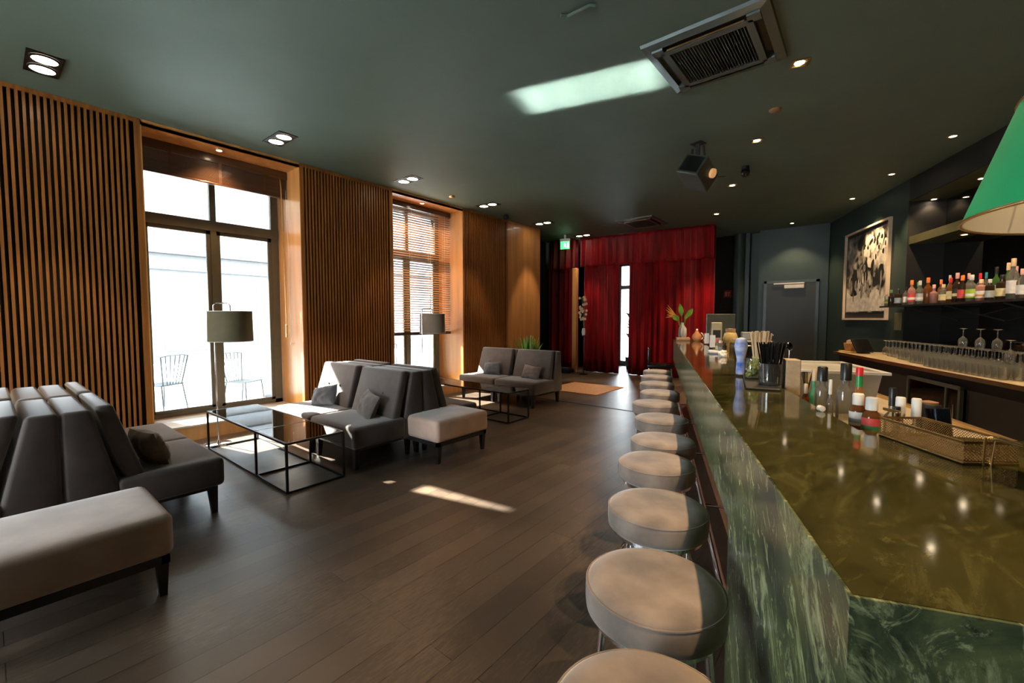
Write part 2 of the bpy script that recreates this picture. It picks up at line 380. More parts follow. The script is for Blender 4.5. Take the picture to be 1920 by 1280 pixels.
# far service door
dd = MB().box(-1.87, Y2-.335, 0, -.88, Y2-.30, 2.30); D2 = struct(dd.build('door_2', pm('dark grey door', (.026, .028, .022), rough=.5, var=.05)), 'dark grey flush door with a closer in the far wall')
MB().box(-1.93, Y2-.345, 0, -1.87, Y2-.295, 2.36).box(-.88, Y2-.345, 0, -.82, Y2-.295, 2.36).box(-1.93, Y2-.345, 2.30, -.82, Y2-.295, 2.36).build('door_frame', pm('door frame paint', (.03, .05, .044), rough=.4), D2)
MB().rbox(-1.50, Y2-.40, 2.16, -1.10, Y2-.335, 2.25, .01).box(-1.72, Y2-.385, 2.27, -1.10, Y2-.365, 2.30).build('door_closer', pm('closer metal', (.55, .48, .38), rough=.4, metal=.2), D2)
MB().tube([(-1.80, Y2-.36, 1.05), (-1.80, Y2-.40, 1.05), (-1.68, Y2-.40, 1.05)], .01).build('door_handle', M_chrome, D2, smooth=True)
# glazed door far behind the curtain gap
gd = MB().box(-5.95, Y2+.05, 0, -5.86, Y2+.13, 3.05).box(-5.14, Y2+.05, 0, -5.05, Y2+.13, 3.05).box(-5.86, Y2+.05, 2.35, -5.14, Y2+.13, 2.47).box(-5.86, Y2+.05, 0, -5.14, Y2+.13, .14).box(-5.46, Y2+.06, .1, -5.41, Y2+.12, 2.4)
D1 = struct(gd.build('door_1', M_wframe), 'glazed door seen through the gap in the red curtains')
MB().box(-5.86, Y2+.085, .1, -5.14, Y2+.09, 3.0).build('glass_pane', M_pane, D1)
# vestibule inner cheek lit white beside the door
struct(MB().box(-6.10, 10.9, 0, -5.98, Y2, 3.0).build('wall_vestibule', pm('pale vestibule paint', (.62, .66, .72), rough=.7, var=.03)), 'pale vestibule cheek seen through the curtain gap')
struct(MB().box(-4.9, 6.35, 0, -.2, 6.38, .004).build('trim_9', M_black), 'dark metal strip set across the floorboards')

# ================================================================== BLINDS
def gathered_blind():
    a, b = WIN[1]; t = thing('window_blind', 'dark wooden venetian blind drawn up to the top of the near window', 'blind', (XG+.31, (a+b)/2, 0))
    w = (b-a)/2-.015; m = MB(); m.rbox(-.03, -w, 3.44, .03, w, 3.549, .006, 2); m.build('headrail', M_blind, t)
    s = MB()
    z = 3.19
    while z < 3.43: s.rbox(-.028, -w+.01, z, .028, w-.01, z+.0074, .0015, 1); z += .0085
    s.build('slats', M_blind, t)
    MB().rbox(-.03, -w+.005, 3.165, .03, w-.005, 3.188, .005, 2).build('bottom_rail', M_blind, t)
    for y in (-w*.62, 0, w*.62): MB().box(.0285, y-.018, 3.17, .0305, y+.018, 3.45).build('ladder_tape', M_blind, t)
    MB().tube([(.02, w-.10, 3.44), (.05, w-.10, 3.3), (.04, w-.07, 1.35)], .006).rbox(.025, w-.082, 1.18, .055, w-.058, 1.36, .006).build('tilt_wand', M_brass, t, smooth=True)
    MB().tube([(.02, w-.03, 3.44), (.06, w-.02, 2.4), (.06, w-.02, 1.1)], .0025, 5).lathe([(.008, 0), (.011, .02), (.005, .04)], 8, (.06, w-.02, 1.07)).build('pull_cord', M_cream, t, smooth=True)
def lowered_blind(i, zb, label):
    a, b = WIN[i]; t = thing('window_blind', label, 'blind', (XG+.33, (a+b)/2, 0))
    w = (b-a)/2-.015; MB().rbox(-.03, -w, 3.46, .03, w, 3.549, .006, 2).build('headrail', M_blind, t)
    s = MB(); z = zb+.05; an = radians(13)
    while z < 3.45:
        c, q = .025*cos(an), .025*sin(an)
        s.hexa([(-c, -w+.01, z-q), (c, -w+.01, z+q), (c, w-.01, z+q), (-c, w-.01, z-q), (-c, -w+.01, z-q+.003), (c, -w+.01, z+q+.003), (c, w-.01, z+q+.003), (-c, w-.01, z-q+.003)]); z += .044
    s.build('slats', M_blindslat, t)
    MB().rbox(-.03, -w+.005, zb, .03, w-.005, zb+.045, .008, 2).build('bottom_rail', M_blind, t)
    c = MB()
    for y in (-w*.7, -w*.2, w*.35, w*.8): c.tube([(.03, y, zb+.02), (.03, y, 3.47)], .002, 5); c.tube([(-.03, y, zb+.02), (-.03, y, 3.47)], .002, 5)
    c.build('ladder_cord', M_cream, t)
gathered_blind()
lowered_blind(2, 1.14, 'slatted wooden venetian blind let down over the middle window')
lowered_blind(0, 2.6, 'slatted wooden venetian blind let down over the window nearest the camera')

# ================================================================== SOFAS
def curved_pad(x0, x1, y0, y1, z0, z1, r=.035):
    """upholstered block with softly crowned top"""
    bm = bmesh.new(); bmesh.ops.create_grid(bm, x_segments=14, y_segments=14, size=.5)
    vs = []; fs = []
    n = 14
    def h(i, j): 
        u = i/n*2-1; v = j/n*2-1
        return (1-abs(u)**7)*(1-abs(v)**7)
    bm.free(); bm = bmesh.new(); bmesh.ops.create_cube(bm, size=1)
    for v in bm.verts: v.co = Vector(((x0+x1)/2+v.co.x*(x1-x0), (y0+y1)/2+v.co.y*(y1-y0), (z0+z1)/2+v.co.z*(z1-z0)))
    bmesh.ops.bevel(bm, geom=bm.edges[:], offset=r, segments=4, profile=.5, affect='EDGES')
    top = [f for f in bm.faces if f.normal.z > .95]
    bmesh.ops.subdivide_edges(bm, edges=list({e for f in top for e in f.edges}), cuts=9, use_grid_fill=True)
    for v in bm.verts:
        if v.co.z > z1-.004:
            u = (v.co.x-(x0+x1)/2)/((x1-x0)/2); w = (v.co.y-(y0+y1)/2)/((y1-y0)/2)
            k = max(0, 1-abs(u)**4)*max(0, 1-abs(w)**4)
            v.co.z += .010*k + .005*k*noise.noise(Vector((v.co.x*5+x0*9, v.co.y*5, 0)))
    return bm
def legmb(x, y, h, t=.05, b=.03, ox=0, oy=0):
    m = MB(); T, Q = t/2, b/2
    return m.hexa([(x-Q+ox, y-Q+oy, 0), (x+Q+ox, y-Q+oy, 0), (x+Q+ox, y+Q+oy, 0), (x-Q+ox, y+Q+oy, 0), (x-T, y-T, h), (x+T, y-T, h), (x+T, y+T, h), (x-T, y+T, h)])
SW = .865
def make_sofa(label, loc, rz, group):
    t = thing('lounge_sofa_unit', label, 'sofa', loc, rz, group); w = SW/2-.004
    MB().frombm(curved_pad(-w, w, 0, .60, .21, .42)).build('seat', M_sofa, t, smooth=True)
    # slanting back cushion, in front of the wedge shaped back frame
    def sl(y0, y1, z0, z1, yb0, yb1, wx0, wx1):
        bm = bmesh.new()
        P = [(-wx0, y0, z0), (wx0, y0, z0), (wx0, y1, z0), (-wx0, y1, z0), (-wx1, yb0, z1), (wx1, yb0, z1), (wx1, yb1, z1), (-wx1, yb1, z1)]
        vs = [bm.verts.new(p) for p in P]
        for q in [(0, 3, 2, 1), (4, 5, 6, 7), (0, 1, 5, 4), (1, 2, 6, 5), (2, 3, 7, 6), (3, 0, 4, 7)]: bm.faces.new([vs[i] for i in q])
        bmesh.ops.bevel(bm, geom=bm.edges[:], offset=.024, segments=4, profile=.5, affect='EDGES'); return bm
    bk = MB().frombm(sl(.45, .55, .40, .90, .595, .685, w-.03, w-.055)).build('backrest', M_sofa, t, smooth=True)
    MB().frombm(sl(.545, .835, .20, .885, .70, .835, w, w-.03)).build('back_frame', M_sofa, t, smooth=True)
    for x in (-.13, .13):
        z = .655; y = .45+(z-.40)/.5*.145
        MB().lathe([(.001, -.004), (.011, -.003), (.014, .001), (.010, .006), (.001, .009)], 12).build('button', M_pill, bk, smooth=True, loc=(x, y-.003, z)).rotation_euler = (radians(74), 0, 0)
    for x in (-w+.07, w-.07):
        legmb(x, .07, .215, .06, .036, 0, -.01).build('leg', M_dwood, t); legmb(x, .77, .215, .06, .036, 0, .01).build('leg', M_dwood, t)
    MB().box(-w+.04, .04, .185, w-.04, .80, .212).build('base_rail', M_dwood, t)
    return t
XS = (-4.09, -4.96)
so = make_sofa('grey velvet armless sofa unit with brown pillow, beside the near pale ottoman', (XS[0], 1.10, 0), pi, 'armless velvet sofa units')
dup(so, (XS[1], 1.10, 0), pi, 'grey velvet armless sofa unit against the near slatted wall, facing the first glass table')
dup(so, (XS[0], -.575, 0), 0, 'near backrest unit turned away from the first glass table, behind the near ottoman')
dup(so, (XS[1], -.575, 0), 0, 'backrest unit by the slatted wall turned away from the first glass table')
dup(so, (XS[0], 2.145, 0), 0, 'velvet sofa unit with taupe pillow and buttons beside the tan ottoman')
dup(so, (XS[1], 2.145, 0), 0, 'velvet sofa unit with a crumpled grey pillow beyond the first glass table')
dup(so, (XS[0], 3.82, 0), pi, 'sofa unit facing the second glass table, back to back with the buttoned unit')
dup(so, (XS[1], 3.82, 0), pi, 'sofa unit by the middle window facing the second glass table')
dup(so, (-4.46, 5.50, 0), 0, 'far sofa unit with a flat taupe pillow, in front of the green plant')
dup(so, (-5.33, 5.50, 0), 0, 'far sofa unit with a dark grey pillow against the slatted wall')

def make_ottoman(label, loc, w, d, group):
    t = thing('ottoman_bench', label, 'ottoman', loc, 0, group)
    MB().frombm(curved_pad(-w/2, w/2, -d/2, d/2, .215, .435, .04)).build('seat', M_otto, t, smooth=True)
    MB().box(-w/2+.02, -d/2+.02, .175, w/2-.02, -d/2+.055, .217).box(-w/2+.02, d/2-.055, .175, w/2-.02, d/2-.02, .217).box(-w/2+.02, -d/2+.02, .175, -w/2+.055, d/2-.02, .217).box(w/2-.055, -d/2+.02, .175, w/2-.02, d/2-.02, .217).build('base_rail', M_dwood, t)
    for sx in (-1, 1):
        for sy in (-1, 1): legmb(sx*(w/2-.05), sy*(d/2-.05), .215, .055, .032).build('leg', M_dwood, t)
    return t
make_ottoman('pale velvet ottoman bench in the near left corner of the seating', (-3.08, .16, 0), .64, .86, 'velvet ottoman benches')
make_ottoman('tan lit velvet ottoman bench standing beside the buttoned sofa unit', (-3.50, 3.14, 0), .60, .74, 'velvet ottoman benches')

def pillow(label, loc, rot, w, h, t, mat, seed):
    n = 16; vs = []; fs = []
    for s in (1, -1):
        for j in range(n+1):
            for i in range(n+1):
                u = i/n*2-1; v = j/n*2-1
                k = max(0, (1-u*u))**.45*max(0, (1-v*v))**.45
                pin = 1-.10*(1-abs(u)**1.5)*abs(v)**3; pin2 = 1-.10*(1-abs(v)**1.5)*abs(u)**3
                z = s*t/2*k*(1+.28*noise.noise(Vector((u*2.3+seed, v*2.3, s*2))))
                z += .012*k*noise.noise(Vector((u*6+seed, v*6, 1)))
                vs.append((u*w/2*pin2, v*h/2*pin, z))
    m = (n+1)**2
    for s in (0, 1):
        for j in range(n):
            for i in range(n):
                a = s*m+j*(n+1)+i; q = (a, a+1, a+n+2, a+n+1); fs.append(q if s == 0 else q[::-1])
    for j in range(n):   # seam
        for A in ((j*(n+1), (j+1)*(n+1)), (j*(n+1)+n, (j+1)*(n+1)+n)): fs.append((A[0], A[1], A[1]+m, A[0]+m))
        for A in ((j, j+1), (n*(n+1)+j, n*(n+1)+j+1)): fs.append((A[0], A[1], A[1]+m, A[0]+m))
    o = MB().add(vs, fs).build('pillow', mat, None, smooth=True, loc=loc); o.rotation_euler = rot
    return tag(o, label, 'pillow', 'small sofa pillows')
M_pbrown = pm('brown pillow velvet', (.16, .10, .065), rough=.8, var=.3, scale=10, sheen=.5, bump=.1)
M_ptaupe = pm('taupe pillow velvet', (.19, .15, .13), rough=.8, var=.25, scale=10, sheen=.5, bump=.1)
M_pgrey = pm('blue grey pillow velvet', (.11, .115, .13), rough=.8, var=.3, scale=10, sheen=.5, bump=.1)
pillow('brown pillow leaning on the near sofa backrest', (-3.93, .715, .535), (radians(-70), 0, radians(12)), .36, .27, .15, M_pbrown, 1)
pillow('taupe pillow leaning on the buttoned backrest', (-4.02, 2.53, .54), (radians(66), radians(6), radians(-14)), .38, .28, .15, M_ptaupe, 4)
pillow('crumpled blue grey pillow on the sofa unit beyond the first table', (-4.93, 2.52, .53), (radians(62), radians(-12), radians(18)), .36, .26, .16, M_pgrey, 9)
pillow('flat taupe pillow on the far sofa unit', (-4.37, 5.88, .53), (radians(68), radians(4), radians(-6)), .40, .25, .13, M_ptaupe, 13)
pillow('dark grey pillow on the far sofa unit by the slatted wall', (-5.27, 5.88, .53), (radians(68), radians(-5), radians(8)), .38, .26, .13, M_pgrey, 17)

# ================================================================== GLASS TABLES
def table(label, x0, xm, x1, y0, y1, h=.425):
    t = thing('coffee_table', label, 'table', ((x0+x1)/2, (y0+y1)/2, 0), 0, 'glass topped coffee tables')
    cx, cy = (x0+x1)/2, (y0+y1)/2; X = [x0-cx, xm-cx, x1-cx]; Y = [y0-cy, y1-cy]; b = .018
    for nm, z in (('top_frame', h-b/2), ('floor_frame', b/2)):
        m = MB()
        for y in Y: m.bar((X[0], y, z), (X[2], y, z), b)
        for x in X: m.bar((x, Y[0], z), (x, Y[1], z), b)
        m.build(nm, M_steel, t)
    for x in X:
        for y in Y: MB().bar((x, y, b), (x, y, h-b), b).build('leg', M_steel, t)
    for a, c in ((X[0], X[1]), (X[1], X[2])):
        MB().box(a+b/2, Y[0]+b/2, h-.009, c-b/2, Y[1]-b/2, h-.001).build('glass_top', M_tglass, t)
    return t
table('long glass coffee table with thin black steel frame under the near window', -5.62, -4.29, -3.65, 1.535, 2.035)
table('long glass coffee table with thin black steel frame before the far sofa units', -5.70, -4.30, -3.76, 4.53, 4.99)

# ================================================================== FLOOR LAMPS
def floor_lamp(label, px, py, cx, cy, mat, R=.225):
    t = thing('floor_lamp', label, 'lamp', (px, py, 0), 0, 'drum shade floor lamps'); dx, dy = cx-px, cy-py
    MB().lathe([(.13, 0), (.13, .012), (.12, .018), (.015, .022), (.012, .05)], 28).build('base', M_chrome, t, smooth=True)
    MB().tube([(0, 0, .02), (0, 0, 1.60), (dx*.15, dy*.15, 1.625), (dx*.85, dy*.85, 1.625), (dx, dy, 1.60), (dx, dy, 1.50)], .0085, 10).build('pole', M_chrome, t, smooth=True)
    s = MB(); s.lathe([(R-.012, 1.19), (R-.012, 1.53)], 40, (dx, dy, 0), cap=False); s.lathe([(R-.012, 1.19), (R, 1.188), (R-.006, 1.534), (R-.012, 1.53)], 40, (dx, dy, 0), cap=False)
    sh = s.build('lamp_shade', mat, t, smooth=True)
    r = MB()
    for z in (1.19, 1.532): r.tube([(dx+(R-.003)*cos(a*pi/20), dy+(R-.003)*sin(a*pi/20), z) for a in range(40)], .004, 6, closed=True)
    for a in (0, 2.09, 4.19): r.tube([(dx, dy, 1.50), (dx+(R-.01)*cos(a), dy+(R-.01)*sin(a), 1.525)], .003, 5)
    r.build('shade_ring', M_white, sh, smooth=True)
    MB().lathe([(.018, 1.42), (.018, 1.50)], 12, (dx, dy, 0)).lathe([(.001, 1.31), (.022, 1.33), (.030, 1.365), (.016, 1.42)], 14, (dx, dy, 0)).build('bulb', M_white, t, smooth=True)
floor_lamp('olive drum floor lamp standing before the near window', -5.73, 1.66, -5.64, 1.795, M_shade)
floor_lamp('grey drum floor lamp standing before the middle window', -6.0, 4.86, -5.98, 5.08, M_shade2)

# ================================================================== BAR
bar = thing('bar_counter', 'long bar counter clad in green marble, polished top tinted olive for warm light', 'bar counter', (0, 0, 0), AL)
U0, V0, V1, ZB = .235, .638, 7.75, 1.10
top = MB(); top.prism([(U0+.005, V0+.005), (3.2, V0+.005), (3.2, 1.62), (.60, 1.62), (.60, V1-.005), (U0+.005, V1-.005)], ZB-.03, ZB)
top.build('counter_top', M_stone_top, bar)
ap = MB(); ap.box(U0, 1.59, .765, U0+.005, V1, ZB-.001).box(U0+.005, 1.59, .765, U0+.03, V1, ZB-.031).box(U0+.005, V1-.005, .765, .60, V1, ZB-.001).box(.57, 1.62, .86, .60, V1-.03, ZB-.03)
ap.build('apron', M_stone_side, bar)
en = MB(); en.box(U0, V0, 0, U0+.005, 1.59, ZB-.001).box(U0+.005, V0, 0, 3.2, V0+.005, ZB-.001).box(U0+.005, V0+.005, 0, U0+.03, 1.59, ZB-.031).box(U0+.03, V0+.005, 0, 3.2, V0+.03, ZB-.031).box(U0+.03, 1.56, 0, .60, 1.59, ZB-.03); en.build('end_panel', M_stone_side, bar)
bw = MB(); bw.box(.46, 1.6, 0, .48, V1-.05, .80)
v = 1.62
while v < V1-.2: bw.box(.452, v, 0.06, .46, v+.195, .80); v += .2
bw.box(.48, V1-.09, 0, .60, V1-.05, .8); bw.build('front_panel', M_barwood, bar)
MB().box(.47, 1.62, 0, .50, V1-.06, .06).build('plinth', M_black, bar)
fr = MB(); fr.tube([(.30, 1.62, .20), (.30, V1-.1, .20)], .019, 12)
v = 1.9
while v < V1: fr.tube([(.30, v, .20), (.455, v, .20)], .009, 8); v += 1.2
fr.build('foot_rail', M_chrome, bar, smooth=True)
# work bench behind the bar
wb = thing('work_bench', 'low steel work bench running behind the bar', 'counter', (0, 0, 0), AL)
MB().box(.62, 1.64, .86, 1.50, 7.3, .90).build('bench_top', M_tan, wb)
MB().box(1.47, 1.64, .90, 1.50, 7.3, .915).build('upstand', M_brass, wb)
MB().box(.64, 1.66, 0, 1.44, 7.28, .86).build('bench_body', M_black, wb)
# back bar
bb = thing('back_bar_counter', 'dark back counter carrying the rows of glasses', 'counter', (0, 0, 0), AL)
MB().box(2.80, 1.8, .86, UM-.015, VN-.02, .90).box(2.80, VN-.02, .86, UR-.005, 8.60, .90).build('counter_top', pm('brown back counter top', (.30, .24, .14), rough=.3, var=.2), bb)
MB().box(2.79, 1.8, .865, 2.80, 8.60, .905).build('edge_strip', M_brass, bb)
MB().box(2.86, 1.8, 0, 3.6, 8.55, .86).build('cabinet_body', M_black, bb)
ck = thing('bottle_cooler', 'glass fronted bottle cooler with a metal frame under the back counter', 'cooler', Bp(2.80, 5.85, 0), AL)
m = MB(); m.box(0, -.48, .20, .03, .48, .235).box(0, -.48, .745, .03, .48, .78).box(0, -.48, .2, .03, -.445, .78).box(0, .445, .2, .03, .48, .78).box(0, -.26, .2, .03, -.24, .78)
m.build('door_frame', pm('dull metal', (.16, .19, .17), rough=.35, metal=.8), ck); MB().box(.012, -.45, .23, .018, .45, .75).build('door_glass', M_tglass, ck)
MB().box(.035, -.46, .22, .055, .46, .76).build('cooler_back', M_glosb, ck)
MB().lathe([(.012, .45), (.012, .6)], 8, (-.02, -.42, 0)).build('handle', M_chrome, ck)
# bottle shelf and lit boxes
shf = thing('bottle_shelf', 'dark glass bottle shelf projecting from the back bar mirror', 'shelf', (0, 0, 0), AL)
MB().box(3.40, 1.8, 1.625, 3.64, 8.60, 1.65).box(3.64, 1.8, 1.625, UM-.015, 8.42, 1.65).build('board', pm('dark shelf glass', (.03, .035, .03), rough=.15), shf)
for v in (2.4, 3.6, 4.9, 6.1, 7.1, 8.0): MB().bar((3.50, v, 1.62), (UM-.02, v, 1.42), .014).build('bracket', M_black, shf)
ub = thing('lit_display_box', 'deep black upper shelf box with small lamps in its underside', 'shelf', (0, 0, 0), AL)
MB().box(UR+.02, 1.8, 2.60, UM-.015, VN-.002, 2.66).box(UR+.02, 1.8, 2.66, UR+.05, VN-.002, 2.72).build('board', pm('olive black board', (.05, .05, .02), rough=.5), ub)
und = Bbox(UR+.01, -2, 3.262, UM-.015, VN-.002, 3.27, 'trim_10', pm('olive black board', (.05, .05, .02), rough=.5)); struct(und, 'olive black soffit underside with small lamps')
mir['label'] = 'smoked mirror behind the spirit bottles'; mir['category'] = 'mirror'

# ================================================================== STOOLS
st = thing('bar_stool', 'nearest round velvet bar stool, cut by the bottom edge of the photo', 'stool', Bp(0, .77), 0, 'round velvet bar stools')
R = .185
se = MB().lathe([(.001, .645), (.10, .642), (R-.012, .645), (R-.002, .655), (R, .675), (R, .705), (R-.004, .722), (R-.016, .733), (R-.05, .738), (.001, .741)], 56)
sea = se.build('seat', M_stool, st, smooth=True)
MB().tube([((R-.003)*cos(a*pi/28), (R-.003)*sin(a*pi/28), .722) for a in range(56)], .0028, 6, closed=True).build('piping', M_stool, sea, smooth=True)
MB().lathe([(.13, .625), (.165, .627), (.165, .643), (.13, .643)], 40).build('seat_plate', M_chrome, st, smooth=True)
for k in range(4):
    a = pi/4+k*pi/2; x, y = cos(a), sin(a)
    MB().tube([(x*.135, y*.135, .63), (x*.165, y*.165, .30), (x*.195, y*.195, .0)], .0105, 10).build('leg', M_chrome, st, smooth=True)
MB().tube([(.172*cos(a*pi/24), .172*sin(a*pi/24), .24) for a in range(48)], .009, 8, closed=True).build('foot_ring', M_chrome, st, smooth=True)
SV = [(0, 1.21), (.006, 1.72), (0, 2.26), (.035, 2.69), (.03, 3.28), (-.02, 3.85), (.02, 4.44), (-.01, 5.05), (-.015, 5.65), (-.01, 6.25)]
ordn = ['second', 'third', 'fourth', 'fifth', 'sixth', 'seventh', 'eighth', 'ninth', 'tenth', 'last']
for i, (u, v) in enumerate(SV):
    l = '%s round velvet bar stool counted from the camera along the bar' % ordn[i] if i < 9 else 'farthest round velvet bar stool, before the dark high-backed chair'
    dup(st, Bp(u, v), random.random()*3, l)
hc = thing('high_chair', 'black high-backed bar chair beyond the last round stool', 'chair', Bp(.03, 7.0), AL+pi/2)
MB().rbox(-.19, -.19, .70, .19, .19, .76, .02).build('seat', M_glosb, hc, smooth=True)
MB().rbox(-.19, .15, .74, .19, .185, 1.0, .015).build('backrest', M_glosb, hc, smooth=True)
for a in (-1, 1):
    for b in (-1, 1): MB().tube([(a*.16, b*.16, .70), (a*.19, b*.19, 0)], .011).build('leg', M_chrome, hc, smooth=True)
MB().tube([(-.175, -.175, .25), (.175, -.175, .25), (.175, .175, .25), (-.175, .175, .25)], .008, closed=True).build('foot_ring', M_chrome, hc, smooth=True)

# ================================================================== CEILING FITTINGS
def ring(m, x0, y0, x1, y1, w, z0, z1):
    m.box(x0, y0, z0, x1, y0+w, z1).box(x0, y1-w, z0, x1, y1, z1).box(x0, y0+w, z0, x0+w, y1-w, z1).box(x1-w, y0+w, z0, x1, y1-w, z1); return m
def downlight2(k, y, x):
    names = ['nearest the camera', 'above the near window table', 'above the back to back sofas', 'above the second glass table', 'above the far sofa units', 'by the red curtains and exit sign']
    t = thing('ceiling_downlight', 'twin recessed downlight in black square frame, %s' % names[k], 'ceiling light', (x, y, HC), 0, 'twin ceiling downlights')
    ring(MB(), -.23, -.11, .23, .11, .012, -.008, .0).build('frame', M_steel, t)
    MB().box(-.22, -.10, -.002, .22, .10, -.0005).build('backplate', M_black, t)
    for s in (-1, 1):
        g = MB().lathe([(.092, -.003), (.092, -.012), (.080, -.014)], 28, (s*.108, 0, 0), cap=False).build('lamp_ring', M_steel, t, smooth=True)
        MB().lathe([(.08, -.010), (.045, -.007), (.001, -.005)], 24, (s*.108, 0, 0), cap=False).build('lamp_face', M_lampar, t)
    spot('downlight_lamp', (x, y, HC-.03), 40, 52, .35, (1, .74, .48), .08)
LX = [-5.48, -5.52, -5.58, -5.62, -5.70, -5.735]
for k, y in enumerate([.415, 2.35, 4.28, 6.17, 8.11, 9.95]): downlight2(k, y, LX[k])
for y in (-1.5, -3.4): spot('downlight_lamp', (-5.46, y, HC-.03), 40, 52, .35, (1, .74, .48), .08)
def downlight1(loc, label, group, en, size=75, rz=AL, lit=True, aim=(0, 0, -1), sq=True):
    t = thing('ceiling_spotlight', label, 'ceiling light', loc, rz, group)
    if sq: ring(MB(), -.065, -.065, .065, .065, .018, -.007, 0).build('frame', M_brass, t)
    else: MB().lathe([(.05, 0), (.05, -.008), (.036, -.010)], 24, cap=False).build('frame', M_brass, t, smooth=True)
    MB().lathe([(.036, -.004), (.001, -.003)], 20, cap=False).build('lamp_face', M_lampon, t)
    if en: spot('spotlight_lamp', Vector(loc)+Vector((0, 0, -.02)), en, size, .5, (1, .68, .38), .025, aim=aim)
mid = ['square recessed spotlight beside the large ceiling cassette', 'square recessed spotlight beside the hanging projector', 'small recessed spotlight beyond the hanging projector', 'farthest small spotlight of the row over the bar front']
for i, v in enumerate([4.35, 6.03, 7.89, 9.92]): downlight1(Bp(1.09, v, HC), mid[i], 'spotlights over the bar', 80, 95)
for v in (2.5, .6): spot('spotlight_lamp', Bp(1.09, v, HC-.02), 80, 95, .5, (1, .68, .38), .025)
rg = ['round spotlight in the ceiling nearest the green pendant shade', 'round spotlight above the back bar, second from the green pendant shade', 'round spotlight above the framed photograph']
for i, v in enumerate([6.63, 8.05, 9.44]): downlight1(Bp(3.26, v, HC), rg[i], 'spotlights over the back bar', 75, 95, sq=False)
downlight1(Bp(2.82, 11.41, HC), 'small spotlight above the dark grey service door', 'spotlights over the back bar', 45, 100, sq=False)
for v in (5.2, 3.8, 2.4): spot('spotlight_lamp', Bp(3.26, v, HC-.02), 75, 95, .5, (1, .68, .38), .025)
for (u, v, z), l in (((3.92, 8.55-.2, 3.262), 'lamp in the soffit underside at the corner of the back bar'), ((3.92, 7.33, 3.262), 'lamp in the soffit underside left of the green pendant shade'), ((3.93, 7.63, 2.60), 'lamp under the black display box just below the green pendant shade')):
    downlight1(Bp(u, v, z), l, 'lamps under the back bar boxes', 2.5, 110, sq=False)
for v in (6.2, 4.8): spot('spotlight_lamp', Bp(3.93, v, 2.58), 9, 120, .5, (1, .68, .38), .025)

def cassette(x, y, sx, sy, label, drop=.055, full=True):
    t = thing('ceiling_cassette', label, 'air conditioner', (x, y, HC), 0, 'ceiling air cassettes'); a, b = sx/2, sy/2
    f = MB(); w = .10*sx/.9; i = .265*sx/.9
    # outer bevelled frame
    o = [(-a, -b), (a, -b), (a, b), (-a, b)]; p = [(-a+w*.7, -b+w*.7), (a-w*.7, -b+w*.7), (a-w*.7, b-w*.7), (-a+w*.7, b-w*.7)]
    vs = [(q[0], q[1], 0) for q in o]+[(q[0]*.985, q[1]*.985, -drop*.45) for q in o]+[(q[0], q[1], -drop*.7) for q in p]
    f.add(vs, [(k, (k+1) % 4, 4+(k+1) % 4, 4+k) for k in range(4)]+[(4+k, 4+(k+1) % 4, 8+(k+1) % 4, 8+k) for k in range(4)])
    f.build('outer_frame', M_ac, t)
    MB().box(-a+w*.7, -b+w*.7, -.01, a-w*.7, b-w*.7, -.002).build('slot_back', M_black, t)
    g = MB(); ia, ib = a-w*1.25, b-w*1.25
    ring(g, -ia, -ib, ia, ib, .05*sx/.9, -drop, -drop+.012)
    for s in (-1, 1):
        for d in (-1, 1): g.hexa([(s*(ia-.03), d*(ib-.03), -drop), (s*(a-w*.7), d*(ib-.03), -drop), (s*(a-w*.7), d*(b-w*.7), -drop), (s*(ia-.03), d*(b-w*.7), -drop), (s*(ia-.03), d*(ib-.03), -.01), (s*(a-w*.7), d*(ib-.03), -.01), (s*(a-w*.7), d*(b-w*.7), -.01), (s*(ia-.03), d*(b-w*.7), -.01)])
    g.build('inner_frame', M_ac, t)
    s = MB(); n = 26; ja, jb = ia-.05*sx/.9, ib-.05*sx/.9
    for k in range(n):
        xx = -ja+(k+.5)*2*ja/n; s.hexa([(xx-.010, -jb, -drop+.004), (xx-.004, -jb, -drop), (xx-.004, jb, -drop), (xx-.010, jb, -drop+.004), (xx+.001, -jb, -.015), (xx+.006, -jb, -.015), (xx+.006, jb, -.015), (xx+.001, jb, -.015)])
    s.build('grille', M_ac, t)
    for sg in (-1, 1):
        l = MB(); l.hexa([(-ia+.05, sg*(ib+.008), -drop*.9), (ia-.05, sg*(ib+.008), -drop*.9), (ia-.05, sg*(ib+.014), -drop*.8), (-ia+.05, sg*(ib+.014), -drop*.8), (-ia+.05, sg*(ib+.008), -drop*.9+.004), (ia-.05, sg*(ib+.008), -drop*.9+.004), (ia-.05, sg*(ib+.014), -drop*.8+.004), (-ia+.05, sg*(ib+.014), -drop*.8+.004)])
        l.build('louvre', M_brass, t)
cassette(-1.005, 3.83, .90, .88, 'large grey ceiling air cassette with ribbed grille near the camera')
cassette(-3.92, 9.42, .84, 1.0, 'grey ceiling air cassette before the red curtains')

